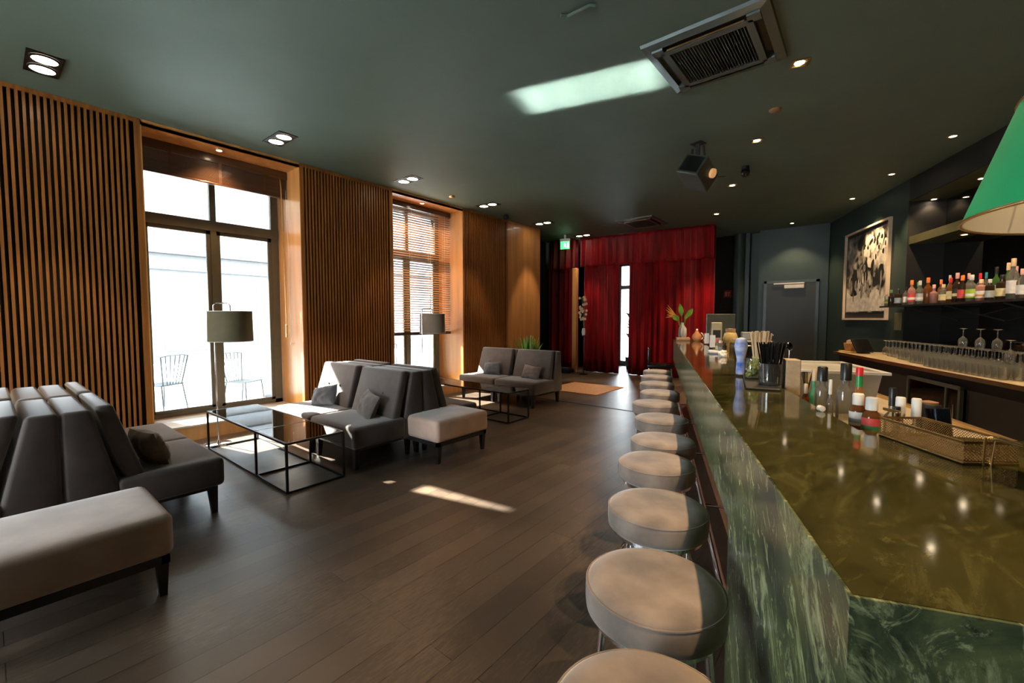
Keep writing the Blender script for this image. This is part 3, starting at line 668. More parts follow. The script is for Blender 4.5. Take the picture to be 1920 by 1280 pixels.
pj = thing('ceiling_projector', 'black box projector with an orange lit lens hanging on a bracket', 'projector', (-1.66, 5.67, HC), radians(-14))
MB().box(-.07, -.07, -.01, .07, .07, 0).bar((0, 0, -.01), (0, 0, -.20), .05, .02).bar((-.07, 0, -.05), (-.09, 0, -.2), .02).bar((.07, 0, -.05), (.09, 0, -.2), .02).build('bracket', M_black, pj)
b = MB().rbox(-.15, -.19, -.13, .15, .19, .13, .015, 2).build('body', pm('charcoal casing', (.05, .055, .05), rough=.4), pj, loc=(0, 0, -.36)); b.rotation_euler = (radians(-24), radians(22), 0)
l = MB().lathe([(.055, 0), (.055, .03), (.045, .035), (.001, .030)], 24).build('lens', pm('amber lens', (.7, .38, .16), rough=.3, emis=(1, .5, .2), es=.15), b, smooth=True, loc=(.152, .04, .05)); l.rotation_euler = (0, pi/2, 0)
MB().box(-.151, -.15, -.10, -.150, .15, .10).box(-.12, -.191, -.1, .12, -.190, .1).build('grille', M_steel, b)
dm = thing('dome_camera', 'small black dome camera under the ceiling right of the projector', 'camera', (-1.378, 6.95, HC), 0)
MB().lathe([(.05, 0), (.05, -.04), (.03, -.05)], 20).build('mount', M_black, dm, smooth=True); MB().lathe([(.055, -.05), (.06, -.09), (.045, -.13), (.001, -.15)], 24).build('dome', M_glosb, dm, smooth=True)
tag(MB().lathe([(.055, 0), (.055, -.012), (.045, -.022), (.001, -.026)], 28).build('smoke_detector', pm('orange lit disc', (.22, .12, .05), rough=.5), smooth=True, loc=(-.786, 5.268, HC)), 'small brown round smoke detector on the ceiling before the cassette', 'smoke detector')  # disc colour carries the orange light falling on it
tag(MB().lathe([(.05, 0), (.05, -.012), (.04, -.022), (.001, -.026)], 28).build('smoke_detector', M_brass, smooth=True, loc=(-5.72, 5.33, HC)), 'small brown disc on the ceiling above the middle window', 'smoke detector')
tag(MB().lathe([(.04, 0), (.05, -.03), (.06, -.05), (.055, -.08), (.001, -.10)], 28).build('ceiling_sensor', M_black, smooth=True, loc=(-5.86, 6.99, HC)), 'black ceiling sensor above the third slatted panel', 'sensor')
tag(MB().box(-.055, -.012, -.006, .055, .012, 0).build('ceiling_slot', M_black, loc=(-1.75, 7.2, HC), rz=AL), 'small dark slot plate in the ceiling beyond the projector', 'vent')
tag(MB().tube([(-.09, 0, -.01), (.09, .0, -.01), (.115, .03, -.01)], .012).tube([(-.09, 0, -.01), (-.12, -.04, -.01)], .012).build('ceiling_hook', M_ceil, smooth=True, loc=(-1.62, 2.72, HC-.002)), 'small painted hook plate in the ceiling near the top edge of the photo', 'hook')

# ================================================================== CURTAINS
def curtain(name, label, P0, P1, z0, z1, amp=.062, wl=.19, seed=0, gather=False):
    P0 = Vector(P0); P1 = Vector(P1); L = (P1-P0).length; d = (P1-P0)/L; nr = Vector((-d.y, d.x)); n = int(L/.0125); nz = 10
    vs = []; fs = []; ph = 0; phs = []
    for i in range(n+1):
        s = i*L/n; ph += 2*pi*(L/n)/(wl*(1+.8*noise.noise(Vector((s*2.3, seed, 0))))); phs.append(ph)
    for j in range(nz+1):
        z = z0+(z1-z0)*j/nz; f = 1-(j/nz)
        for i in range(n+1):
            s = i*L/n; a = amp*(.55+.5*f)*(1+.5*noise.noise(Vector((s*3, seed+3, 0))))
            o = a*sin(phs[i]+.35*noise.noise(Vector((s*4, f*1.5, seed))))+.03*noise.noise(Vector((s*1.2, f, seed+7)))
            x = P0+d*(s+.012*sin(phs[i]*2))+nr*o; vs.append((x.x, x.y, z+(.0 if j else .008*sin(phs[i]*.5))))
    for j in range(nz):
        for i in range(n): a = j*(n+1)+i; fs.append((a, a+1, a+n+2, a+n+1))
    o = MB().add(vs, fs).build(name, M_curt, smooth=True, fix=False)
    md = o.modifiers.new('thickness', 'SOLIDIFY'); md.thickness = .004
    return tag(o, label, 'curtain', 'crimson velvet curtains')
CY = lambda x: 10.38+(x+6.1)*.115
ZV = 2.80
curtain('velvet_curtain', 'crimson curtain in the entry bay left of the wooden post', (-7.05, 10.30), (-6.12, 10.34), .006, HC-.01, seed=1)
curtain('velvet_curtain', 'crimson curtain between the wooden post and the bright gap', (-5.98, CY(-5.98)+.05), (-4.97, CY(-4.97)), .006, HC-.03, seed=2)
curtain('velvet_curtain', 'wide crimson curtain right of the bright gap behind the bar end', (-4.72, CY(-4.72)), (-2.72, CY(-2.72)), .006, HC-.03, seed=3)
def valance(label, P0, P1, zb, seed): 
    o = curtain('curtain_valance', label, P0, P1, zb, HC-.005, amp=.040, wl=.21, seed=seed); o['group'] = 'crimson velvet valances'; o['category'] = 'valance'
valance('crimson valance over the entry bay curtain behind the exit sign', (-6.9, 10.16), (-6.10, 10.20), 2.80, 11)
valance('long crimson valance running over the curtains and the bright gap', (-6.02, CY(-6.02)-.10), (-2.72, CY(-2.72)-.12), 2.84, 12)
post = tag(MB().rbox(-6.115, 10.06, 0, -5.99, 10.18, 2.80, .006, 1).build('entry_post', M_wood), 'slim orange wood post between the crimson curtains', 'post')
tag(MB().rbox(-6.45, 9.72, 0, -6.02, 10.02, .10, .01).box(-6.44, 9.73, .10, -6.03, 10.01, .125).build('entry_step', [M_black]), 'low black entry plinth beside the wooden post', 'step')
tag(MB().rbox(-5.05, 7.25, .001, -3.86, 8.45, .012, .004, 1).build('door_mat', pm('sun bleached coir', (.55, .30, .16), rough=.9, var=.12, scale=40)), 'tan door mat on the floor before the red curtains', 'mat')

# ================================================================== EXIT AND FIRE SIGNS
ex = thing('exit_sign', 'lit green exit sign with running figure hanging from the ceiling', 'sign', (-6.06, 9.6, 3.46), radians(18))
MB().rbox(-.13, -.03, -.02, .13, .03, .05, .006, 1).box(-.02, -.02, .05, .02, .02, .15).build('sign_housing', M_white, ex)
MB().box(-.12, -.006, -.215, .12, .006, -.02).build('sign_panel', emit('lit green', (.06, .75, .16), .9), ex)
fg = MB()
fg.add([(-.02, -.008, -.10), (.0, -.008, -.10), (.015, -.008, -.14), (-.01, -.008, -.15)], [(0, 1, 2, 3)])
fg.bar((-.005, -.009, -.055), (-.004, -.009, -.072), .02, .004).bar((-.005, -.009, -.075), (.005, -.009, -.13), .022, .004).bar((.0, -.009, -.085), (-.04, -.009, -.10), .010, .004).bar((.0, -.009, -.085), (.03, -.009, -.11), .010, .004).bar((.0, -.009, -.13), (-.035, -.009, -.175), .012, .004).bar((.005, -.009, -.13), (.035, -.009, -.155), .012, .004).bar((.035, -.009, -.155), (.03, -.009, -.185), .011, .004)
fg.box(.06, -.010, -.19, .105, -.007, -.05)
fg.build('running_figure', emit('lit white', (.9, 1, .85), 1.2), ex)
fs_ = thing('fire_sign', 'small red and white fire equipment sign on the teal pilaster', 'sign', (-2.81, Y2-.045, 2.10), 0)
MB().box(-.09, -.004, -.09, .09, 0, .09).build('sign_plate', pm('red sign plate', (.55, .05, .04), rough=.5), fs_)
MB().box(-.06, -.006, -.06, -.015, -.004, .05).box(.0, -.006, .01, .06, -.004, .045).box(.015, -.006, -.06, .04, -.004, .0).build('pictogram', M_white, fs_)

# ================================================================== PICTURE ON THE RIGHT WALL
pic = thing('framed_photograph', 'large black and white crowd photograph in a pale thin frame', 'picture', Bp(UR-.002, 9.80, 2.285), AL)
v0, v1, z0, z1 = -.90, .90, -.86, .86
f = MB()
for a in ((v0, z0, v1, z0+.035), (v0, z1-.035, v1, z1), (v0, z0+.035, v0+.035, z1-.035), (v1-.035, z0+.035, v1, z1-.035)): f.box(-.05, a[0], a[1], 0, a[2], a[3])
f.build('frame', pm('pale wood frame', (.62, .5, .36), rough=.4, var=.08), pic)
MB().box(-.012, v0+.03, z0+.03, -.004, v1-.03, z1-.03).build('mount', M_black, pic)
m, t, b = nmat('grainy crowd print'); N = t.nodes; L = t.links
tx = N.new('ShaderNodeTexCoord'); n = N.new('ShaderNodeTexVoronoi'); n.inputs['Scale'].default_value = 4.6; n2 = N.new('ShaderNodeTexNoise'); n2.inputs['Scale'].default_value = 3.4; n2.inputs['Detail'].default_value = 6; n2.inputs['Distortion'].default_value = .8
L.new(tx.outputs['Object'], n.inputs['Vector']); L.new(tx.outputs['Object'], n2.inputs['Vector'])
mm = N.new('ShaderNodeMixRGB'); mm.inputs[0].default_value = .72; L.new(n.outputs['Distance'], mm.inputs[1]); L.new(n2.outputs['Fac'], mm.inputs[2])
sx = N.new('ShaderNodeSeparateXYZ'); L.new(tx.outputs['Object'], sx.inputs[0])
ad = N.new('ShaderNodeMath'); ad.operation = 'MULTIPLY_ADD'; ad.inputs[1].default_value = -.09; L.new(sx.outputs['Y'], ad.inputs[0]); L.new(mm.outputs[0], ad.inputs[2])
cr = N.new('ShaderNodeValToRGB'); cr.color_ramp.elements[0].position = .44; cr.color_ramp.elements[0].color = (.012, .011, .009, 1); cr.color_ramp.elements[1].position = .62; cr.color_ramp.elements[1].color = (.55, .50, .40, 1)
L.new(ad.outputs[0], cr.inputs[0]); L.new(cr.outputs[0], b.inputs['Base Color']); b.inputs['Roughness'].default_value = .3
MB().box(-.016, v0+.10, z0+.14, -.012, v1-.08, z1-.10).build('print', m, pic)
# light and dark figures of the photographed group
G1 = pm('print light tone', (.62, .56, .45), rough=.35, var=.25, scale=9); G2 = pm('print dark tone', (.02, .018, .015), rough=.35, var=.4, scale=9); G3 = pm('print mid tone', (.24, .21, .17), rough=.35, var=.5, scale=12)
def blob(mb, v, z, rv, rz, x=-.0175, seed=0, n=18):
    P = []
    for k in range(n):
        a = 2*pi*k/n; q = 1+.30*noise.noise(Vector((cos(a)*1.5+seed, sin(a)*1.5, seed))); P.append((v+rv*q*cos(a), z+rz*q*sin(a)))
    o = len(mb.v); mb.v += [(x, p[0], p[1]) for p in P]; mb.f.append(tuple(range(o, o+n))); mb.m.append(0)
rp_ = random.Random(5)
g = MB(); P_ = [(-.80, -.70)]+[(.80, -.70)]+[(.80-k*.1, -.30+.06*noise.noise(Vector((k*1.7, 2, 0)))-.10*max(0, sin(k*.5))) for k in range(17)]
o_ = len(g.v); g.v += [(-.0172, p[0], p[1]) for p in P_]; g.f.append(tuple(range(o_, o_+len(P_)))); g.m.append(0)
for k in range(26): blob(g, rp_.uniform(-.74, .02), rp_.uniform(.12, .62), rp_.uniform(.04, .11), rp_.uniform(.06, .14), -.0174-.00004*k, k)
g.build('print_light_tone', G1, pic, fix=False)
g = MB()
for k in range(22): blob(g, rp_.uniform(-.74, .10), rp_.uniform(.20, .66), rp_.uniform(.02, .038), rp_.uniform(.028, .05), -.0190-.00004*k, k+40)
blob(g, .02, -.02, .15, .26, -.0200, 22); blob(g, -.42, -.14, .20, .12, -.0201, 24); blob(g, -.30, .06, .08, .15, -.0202, 25); blob(g, .45, -.10, .16, .22, -.0203, 28); blob(g, -.62, -.02, .10, .13, -.0204, 29); g.build('print_dark_tone', G2, pic, fix=False)
g = MB()
for k in range(24): blob(g, rp_.uniform(-.65, .60), rp_.uniform(-.42, .12), rp_.uniform(.02, .055), rp_.uniform(.04, .13), -.0210-.00004*k, k+70)
blob(g, .22, .28, .07, .10, -.0225, 31); blob(g, .60, .25, .08, .3, -.0226, 34); blob(g, .02, .1, .05, .07, -.0227, 37); g.build('print_mid_tone', G3, pic, fix=False)
g = MB()
for k in range(10): blob(g, rp_.uniform(-.25, .45), rp_.uniform(-.45, -.05), rp_.uniform(.015, .04), rp_.uniform(.05, .14), -.0235-.00004*k, k+90)
g.build('print_highlight', G1, pic, fix=False)
sw = tag(MB().rbox(-.02, -.10, -.14, 0, .10, .14, .005, 1).build('switch_panel', pm('olive switch box', (.13, .12, .05), rough=.5)), 'olive switch panel on the wall corner under the bottle shelf', 'switch'); sw.location = Bp(UR-.001, 8.56, 1.40); sw.rotation_euler.z = AL

# ================================================================== PENDANT SHADE
pn = thing('pendant_lamp', 'big emerald green cone pendant shade over the near bar corner', 'pendant lamp', Bp(1.068, 1.28, 1.69), AL)
sh = MB(); sh.lathe([(.372, 0), (.286, .27)], 72, cap=False).build('lamp_shade', M_gshade, pn, smooth=True)
MB().lathe([(.368, .001), (.282, .269)], 72, cap=False).build('shade_lining', M_cream, pn, smooth=True)
for r, z in ((.372, .0), (.286, .27)): MB().tube([(r*cos(a*pi/40), r*sin(a*pi/40), z) for a in range(80)], .004, 8, closed=True).build('rim_trim', M_brass, pn, smooth=True)
rm = MB()
for k in range(3): rm.tube([(0, 0, .25), (.284*cos(k*2.09), .284*sin(k*2.09), .266)], .003, 5)
rm.build('shade_spider', M_brass, pn, smooth=True)
MB().tube([(0, 0, .34), (0, 0, HC-1.69)], .004, 6).lathe([(.05, HC-1.72), (.05, HC-1.69)], 20).build('cord', M_black, pn, smooth=True)
MB().lathe([(.02, .28), (.02, .36)], 12).build('socket', M_brass, pn, smooth=True)
MB().lathe([(.001, .17), (.03, .19), (.036, .225), (.02, .28)], 16).build('bulb', emit('warm bulb', (1, .75, .45), 6), pn, smooth=True)

# ================================================================== BOTTLES
def gm(c, nm): return glass(nm, c, 1.4, .03, body=.4)
def solid(c, nm, r=.35): return pm(nm, c, rough=r, var=.12, scale=30)
def bottle(loc, h, r, body, cap, labc, label, group, style=0, capr=.42, liquid=None, name='spirit_bottle', cat='bottle', second=None, rz=0, capz=.80, neck=None, lz=(.14, .46)):
    t = thing(name, label, cat, loc, rz, group)
    if style == 0: prof = [(r*.9, 0), (r, .01), (r, h*.56), (r*.82, h*.64), (r*.36, h*.72), (r*.33, h*.90), (r*.36, h*.905), (r*.36, h*.92)]
    elif style == 1: prof = [(r*.9, 0), (r, .01), (r, h*.50), (r*.95, h*.58), (r*.4, h*.64), (r*.34, h*.86), (r*.38, h*.88)]
    elif style == 2: prof = [(r*.92, 0), (r, .008), (r, h*.66), (r*.9, h*.70), (r*.45, h*.74), (r*.45, h*.82)]
    elif style == 4: prof = [(r*.94, 0), (r, .008), (r, h*.76), (r*.92, h*.80), (r*.55, h*.84), (r*.55, h*.90)]
    elif style == 5: prof = [(r*.94, 0), (r, .008), (r, h*.66), (r*.80, h*.72), (r*.45, h*.80), (r*.42, h*.94)]
    else: prof = [(r*.85, 0), (r*.95, .01), (r, h*.35), (r*.86, h*.55), (r*.42, h*.70), (r*.30, h*.90)]
    MB().lathe(prof, 20).build('glass_body', body, t, smooth=True)
    if liquid: MB().lathe([(r*.86, .006), (r*.94, .012), (r*.94, h*.42), (.001, h*.42)], 16).build('liquid', liquid, t, smooth=True)
    cr_ = r*capr
    MB().lathe([(cr_, h*capz), (cr_, h*.99), (cr_*.85, h), (.001, h)], 16).build('cap', cap, t, smooth=True)
    if neck: MB().lathe([(r*.56, h*.79), (r*.50, h*capz)], 16, cap=False).build('neck_label', neck, t, smooth=True)
    if labc:
        lb = MB().lathe([(r*1.012, h*lz[0]), (r*1.012, h*lz[1])], 20, cap=False).build('paper_label', labc, t, smooth=True)
        if second: MB().lathe([(r*1.02, h*(lz[0]*.8+lz[1]*.2)), (r*1.02, h*(lz[0]*.5+lz[1]*.5))], 20, cap=False).build('label_band', second, lb, smooth=True)
    return t
gC = M_clear; gG = gm((.10, .28, .06), 'green bottle glass'); gA = gm((.40, .14, .03), 'amber bottle glass'); gD = gm((.07, .04, .02), 'dark brown bottle glass'); gP = gm((.85, .45, .38), 'pink bottle glass')
lA = gm((.62, .22, .05), 'amber spirit'); lR = gm((.55, .07, .03), 'red spirit'); lG = gm((.35, .55, .06), 'lime spirit')
cOr = solid((.75, .20, .04), 'orange cap'); cRd = solid((.62, .02, .03), 'red cap'); cTe = solid((.02, .22, .26), 'teal cap'); cBk = solid((.012, .012, .012), 'black cap'); cBe = solid((.62, .46, .28), 'beige cork cap'); cPk = solid((.72, .40, .36), 'pink cap'); cSi = solid((.5, .5, .5), 'silver cap', .25); cGn = solid((.10, .26, .10), 'pale green cap')
wL = solid((.80, .76, .70), 'white paper label', .6); yL = solid((.72, .60, .30), 'cream paper label', .6); rL = solid((.60, .07, .06), 'red paper label', .6); bL = solid((.30, .35, .40), 'grey blue label', .6); sL = solid((.42, .43, .42), 'silver label', .4); gL = solid((.06, .22, .08), 'green paper label', .6); kL = solid((.02, .02, .02), 'black label', .6); oL = solid((.62, .26, .06), 'orange label', .6); liL = solid((.35, .55, .05), 'lime label', .6)
SHB = [ # v, h, r, back, body, cap, label, liquid, second, style, words
 (8.522, .23, .027, 0, gC, cPk, gL, lA, oL, 2, 'small green and orange labelled bottle at the left end'),
 (8.384, .25, .036, 0, gD, cGn, None, None, None, 1, 'dark squat bottle with pale green cap'),
 (8.172, .25, .043, 0, gD, cBk, bL, None, None, 2, 'dark wide bottle with grey blue label'),
 (7.966, .27, .028, 0, gC, cBk, wL, None, None, 0, 'slim bottle with white label and dark blue cap'),
 (7.807, .355, .044, 0, gP, cOr, rL, lR, wL, 0, 'bottle with red label and orange red cap'),
 (7.863, .33, .033, 1, gG, cGn, None, None, None, 0, 'dark green bottle behind the red labelled one'),
 (7.597, .33, .042, 0, gC, cSi, sL, None, wL, 0, 'clear bottle with silver white label'),
 (7.405, .355, .045, 0, gA, cOr, None, lR, None, 0, 'orange red bottle with tall orange cap'),
 (7.265, .25, .040, 0, gP, cPk, None, lR, None, 1, 'low pink bottle with no label'),
 (7.325, .32, .035, 1, gA, cOr, gL, None, None, 0, 'bottle with orange cap and green band behind the pink one'),
 (7.062, .24, .044, 0, gC, cBe, yL, lA, None, 2, 'low bottle with wide cream label'),
 (7.142, .36, .030, 1, gC, cSi, None, None, None, 0, 'tall thin clear bottle with grey cap in the rear row'),
 (6.923, .31, .038, 0, gA, cRd, yL, lA, None, 0, 'amber bottle with tall bright red cap'),
 (6.800, .36, .042, 0, gD, cPk, kL, None, yL, 0, 'dark brown bottle with tall pale pink cap'),
 (6.700, .32, .041, 0, gD, cOr, rL, lR, None, 3, 'dark red bottle with rusty orange cap'),
 (6.781, .35, .032, 1, gC, cPk, None, None, None, 0, 'rear bottle with dull pink cap'),
 (6.540, .31, .048, 0, gC, cSi, liL, lG, wL, 0, 'clear bottle with white label above a lime green band'),
 (6.583, .33, .031, 1, gC, cRd, None, None, None, 0, 'rear bottle with long red cap'),
 (6.376, .245, .044, 0, gP, cBe, wL, lR, oL, 2, 'pinkish orange bottle with white label'),
 (6.487, .33, .027, 1, gC, cTe, None, None, None, 0, 'rear bottle with teal cap'),
 (6.241, .235, .037, 0, gD, cSi, sL, None, None, 2, 'short dark bottle with silver grey label'),
 (6.330, .375, .035, 1, gG, cBk, sL, None, None, 0, 'tall bright green bottle with dark cap'),
 (6.060, .265, .045, 0, gD, cBk, yL, None, None, 2, 'dark bottle with large square cream label'),
 (6.158, .40, .036, 1, gG, cBe, None, None, None, 0, 'tall dark green bottle with beige ring cap'),
 (5.917, .42, .046, 0, gC, cBe, wL, None, None, 0, 'tallest clear bottle with cork cap and big white label'),
 (6.040, .35, .024, 1, gC, cPk, None, None, None, 0, 'thin rear bottle beside the tallest clear one'),
 (5.790, .30, .042, 0, gC, cPk, wL, lA, None, 0, 'clear bottle with white label at the right edge of the photo'),
]
for v, h, r, bk, bo, ca, la, li, se2, sty, wd in SHB:
    bottle(Bp(3.46 if not bk else 3.56, v, 1.65), h, r, bo, ca, la, wd+' on the bottle shelf', 'spirit bottles on the shelf', sty, liquid=li, second=se2)

# bottles standing in the rail on the low bench
def rail(u, v): return Bp(u, v, .90)
bottle(rail(.70, 1.90), .275, .026, gA, M_white, wL, 'amber dropper bottle with white cap and white label', 'bitters behind the bar', 4, .66, liquid=lR, second=bL, capz=.85, lz=(.58, .76))
bottle(rail(.685, 1.755), .285, .026, gA, M_white, rL, 'amber bottle with white cap and red green label', 'bitters behind the bar', 4, .66, liquid=lR, second=gL, capz=.85, lz=(.58, .76))
bottle(rail(.745, 2.02), .36, .021, gm((.75, .35, .10), 'hot sauce glass'), cRd, None, 'hot sauce bottle with red cap and green neck', 'bitters behind the bar', 5, .56, liquid=solid((.55, .18, .04), 'orange sauce'), capz=.91, neck=solid((.02, .25, .06), 'green neck label'))
bottle(rail(.735, 2.50), .30, .022, solid((.06, .30, .16), 'green plastic', .4), cBe, None, 'green sauce bottle with beige cap', 'bitters behind the bar', 1, .45)
bottle(rail(.715, 2.32), .33, .028, gC, cBk, None, 'clear cut bottle with slanted tall black stopper', 'bitters behind the bar', 2, .72, liquid=lA)
bottle(rail(.76, 2.19), .36, .032, gC, cBk, None, 'wide clear bottle with the tallest black stopper', 'bitters behind the bar', 2, .62)
bottle(rail(.67, 2.08), .30, .013, gC, M_white, wL, 'thin white pourer bottle before the wide clear one', 'bitters behind the bar', 2, .5)
bottle(rail(.76, 1.80), .315, .021, gC, cBk, None, 'dropper bottle with black rubber top', 'bitters behind the bar', 2, .5, liquid=lA)
bottle(rail(.735, 1.69), .30, .017, gC, M_white, wL, 'small clear bottle with white spray top', 'bitters behind the bar', 2, .75)
bottle(rail(.71, 1.655), .275, .013, gC, cBk, kL, 'tiny bottle with black cap between the white spray tops', 'bitters behind the bar', 2, .8)
bottle(rail(.755, 1.645), .305, .016, gC, M_white, wL, 'white spray top bottle nearest the brass basket', 'bitters behind the bar', 2, .75)
bottle(rail(.68, 2.42), .235, .017, gA, cBe, None, 'small amber bottle beside the metal jigger', 'bitters behind the bar', 2, .5, liquid=lR)
cu = thing('shaker_tin', 'matt black upright tin with cork rimmed top behind the spray bottles', 'tin', rail(.835, 1.75)); MB().lathe([(.022, 0), (.031, .27), (.027, .275), (.027, .268)], 24).build('body', M_black, cu, smooth=True); MB().lathe([(.022, .262), (.024, .28), (.001, .285)], 16).build('lid', solid((.30, .16, .08), 'brown cork'), cu, smooth=True)
cu = thing('shaker_tin', 'glossy blue black tin leaning beside the black upright tin', 'tin', rail(.86, 1.675)); c = MB().lathe([(.021, 0), (.030, .27), (.027, .27)], 24).build('body', pm('blue black steel', (.02, .03, .05), rough=.15, metal=.8), cu, smooth=True); c.rotation_euler = (radians(-6), radians(-7), 0)
jg = thing('jigger', 'steel hourglass jigger between the cardboard box and green bottle', 'jigger', rail(.75, 2.66)); MB().lathe([(.022, 0), (.019, .02), (.019, .13), (.008, .16), (.026, .265), (.024, .265), (.006, .165)], 24).build('body', M_chrome, jg, smooth=True)
jg = thing('fallen_cap', 'small white cap lying at the bar rail edge', 'cap', Bp(.585, 1.90, ZB)); c = MB().lathe([(.011, -.011), (.011, .009), (.001, .011)], 14).build('body', M_white, jg, smooth=True, loc=(0, 0, .0115)); c.rotation_euler = (pi/2, 0, .6)

# ================================================================== THINGS ON THE BAR TOP
tag(MB().rbox(-.075, -.36, 0, .075, .36, .012, .004, 1).build('bar_mat', M_black, loc=Bp(.535, 2.72, ZB), rz=AL+radians(-8)), 'black rubber bar mat under the straw glass', 'mat')
ZM = ZB+.012
sg = thing('straw_glass', 'clear tumbler holding black straws on the black mat', 'glass', Bp(.545, 2.50, ZM))
MB().lathe([(.038, 0), (.050, .003), (.054, .11), (.050, .11), (.046, .012), (.001, .01)], 28).build('tumbler', M_cup, sg, smooth=True)
MB().lathe([(.001, .0), (.044, .0), (.046, .012), (.001, .014)], 24).build('thick_base', M_cup, sg, smooth=True)
for k in range(46):
    a = random.random()*2*pi; q = sqrt(random.random()); hh = .19+.015*random.random()
    tag(MB().tube([(.030*q*cos(a), .030*q*sin(a), .0), (.068*q*cos(a), .068*q*sin(a), hh)], .0033, 6).build('black_straw', M_glosb, loc=Bp(.545, 2.50, ZM+.016), smooth=True), 'black drinking straw standing in the clear tumbler', 'straw', 'black straws in the tumbler')
pk = thing('pick_holder', 'yellow green lined tumbler holding wooden stirrers', 'glass', Bp(.555, 2.80, ZM))
MB().lathe([(.034, 0), (.040, .12), (.037, .12), (.032, .006)], 24).build('tumbler', solid((.42, .42, .10), 'yellow green lining'), pk, smooth=True)
for k in range(36):
    a = random.random()*2*pi; q = sqrt(random.random())
    o = MB().bar((.022*q*cos(a), .022*q*sin(a), 0), (.055*q*cos(a), .055*q*sin(a), .235+.02*random.random()), .009, .002).build('wooden_stirrer', solid((.66, .46, .25), 'pale stirrer wood', .7), loc=Bp(.555, 2.80, ZM+.012))
    tag(o, 'pale wooden stirrer standing in the yellow green tumbler', 'stirrer', 'wooden stirrers in the tumbler')
for k in range(4):
    tag(MB().tube([(0, 0, 0), (random.uniform(-.03, .02), random.uniform(-.02, .02), .26)], .0022, 6).build('black_stick', M_glosb, loc=Bp(.56+.012*k, 2.86, ZM+.004)), 'thin black stick standing up behind the wooden stirrers', 'stick', 'thin black sticks behind the stirrers')
jr = thing('olive_jar', 'glass jar of green olives on the black mat', 'jar', Bp(.505, 2.72, ZM)); MB().lathe([(.038, 0), (.042, .005), (.042, .085), (.036, .10), (.036, .115)], 24).build('jar_glass', M_cup, jr, smooth=True)
for k in range(34):
    a = random.random()*2*pi; q = .030*sqrt(random.random()); o = MB().lathe([(.001, -.010), (.006, -.008), (.0085, 0), (.006, .008), (.001, .010)], 10).build('olive', solid((.30, .32, .05), 'olive green'), smooth=True, loc=Bp(.505, 2.72, ZM+.014+.0022*k)+Vector((q*cos(a), q*sin(a), 0))); o.rotation_euler = (random.random()*3, random.random()*3, 0)
    tag(o, 'green olive inside the jar on the black mat', 'olive', 'olives in the jar')
bs = thing('squeeze_bottle', 'blue and white wrapped bottle left of the olive jar', 'bottle', Bp(.475, 2.92, ZM)); MB().lathe([(.024, 0), (.026, .01), (.022, .09), (.030, .13), (.037, .17), (.030, .215), (.001, .225)], 24).build('body', pm('blue white wrap', (.62, .66, .80), rough=.4, c2=(.04, .14, .60), scale=14, stretch=(1, 1, 1.6)), bs, smooth=True)
nb = thing('coaster_box', 'tan cardboard box of napkins with a dark slot beside the straw glass', 'box', Bp(.640, 2.52, .90), AL); MB().rbox(-.032, -.045, 0, .032, .045, .345, .004, 1).build('body', solid((.42, .31, .19), 'tan card', .7), nb); MB().box(-.033, -.016, .18, -.0315, .016, .346).build('slot', M_black, nb)
sn = thing('bar_spoon', 'shiny bar spoon standing up behind the straw glass', 'spoon', Bp(.735, 2.94, .90)); MB().tube([(0, 0, 0), (0, 0, .36)], .003).build('handle', M_chrome, sn, smooth=True); q = MB().lathe([(.001, -.006), (.012, -.004), (.019, .0), (.018, .001), (.001, -.003)], 18).build('bowl', M_chrome, sn, smooth=True, loc=(0, 0, .385)); q.scale = (1, 1.3, 1); q.rotation_euler = (radians(80), 0, radians(40))
tb = thing('ice_tub', 'white rimmed rectangular tub behind the bottles', 'tub', Bp(1.0, 3.25, .90), AL)
m = MB(); ring(m, -.22, -.34, .22, .34, .035, .235, .25); m.build('rim', pm('pale grey plastic', (.55, .54, .50), rough=.35), tb)
MB().hexa([(-.16, -.28, 0), (.16, -.28, 0), (.16, .28, 0), (-.16, .28, 0), (-.19, -.31, .236), (.19, -.31, .236), (.19, .31, .236), (-.19, .31, .236)]).build('body', pm('frosted plastic', (.40, .40, .36), rough=.35), tb)
# brass mesh basket
bk = thing('wire_basket', 'long brass wire mesh basket with handles on the near bar top', 'basket', Bp(.724, 1.455, ZB), AL+radians(14))
a_, b_, h_ = .060, .132, .055
ms = MB()
for z in (.003, h_): ms.tube([(-a_, -b_, z), (a_, -b_, z), (a_, b_, z), (-a_, b_, z)], .0024, 6, closed=True); ms.tube([(-a_, -b_, z-.0035 if z > .01 else z+.006), (a_, -b_, z-.0035 if z > .01 else z+.006), (a_, b_, z-.0035 if z > .01 else z+.006), (-a_, b_, z-.0035 if z > .01 else z+.006)], .0014, 5, closed=True)
ms.build('wire_frame', M_brass, bk, smooth=True)
ms = MB(); n = 62
def clipseg(m, p, q): m.bar(p, q, .001)
for side in range(4):
    Ls = 2*b_ if side % 2 == 0 else 2*a_; k = int(Ls/.0078)
    for i in range(-10, k+1):
        for dr in (1, -1):
            s0 = i*.0078; s1 = s0+h_; t0 = max(0, -s0/h_) ; t1 = min(1, (Ls-s0)/h_)
            if t1 <= t0: continue
            A = s0+t0*h_; Bq = s0+t1*h_
            if dr < 0: A, Bq = Ls-A, Ls-Bq
            def pt(s, z): return {0: (-a_, -b_+s, z), 2: (a_, -b_+s, z), 1: (-a_+s, -b_, z), 3: (-a_+s, b_, z)}[side]
            clipseg(ms, pt(A, .003+t0*(h_-.003)), pt(Bq, .003+t1*(h_-.003)))
ms.build('wire_mesh', M_brass, bk)
MB().box(-a_, -b_, .001, a_, b_, .003).build('base_plate', pm('dull brass plate', (.15, .10, .045), rough=.4, metal=.9), bk)
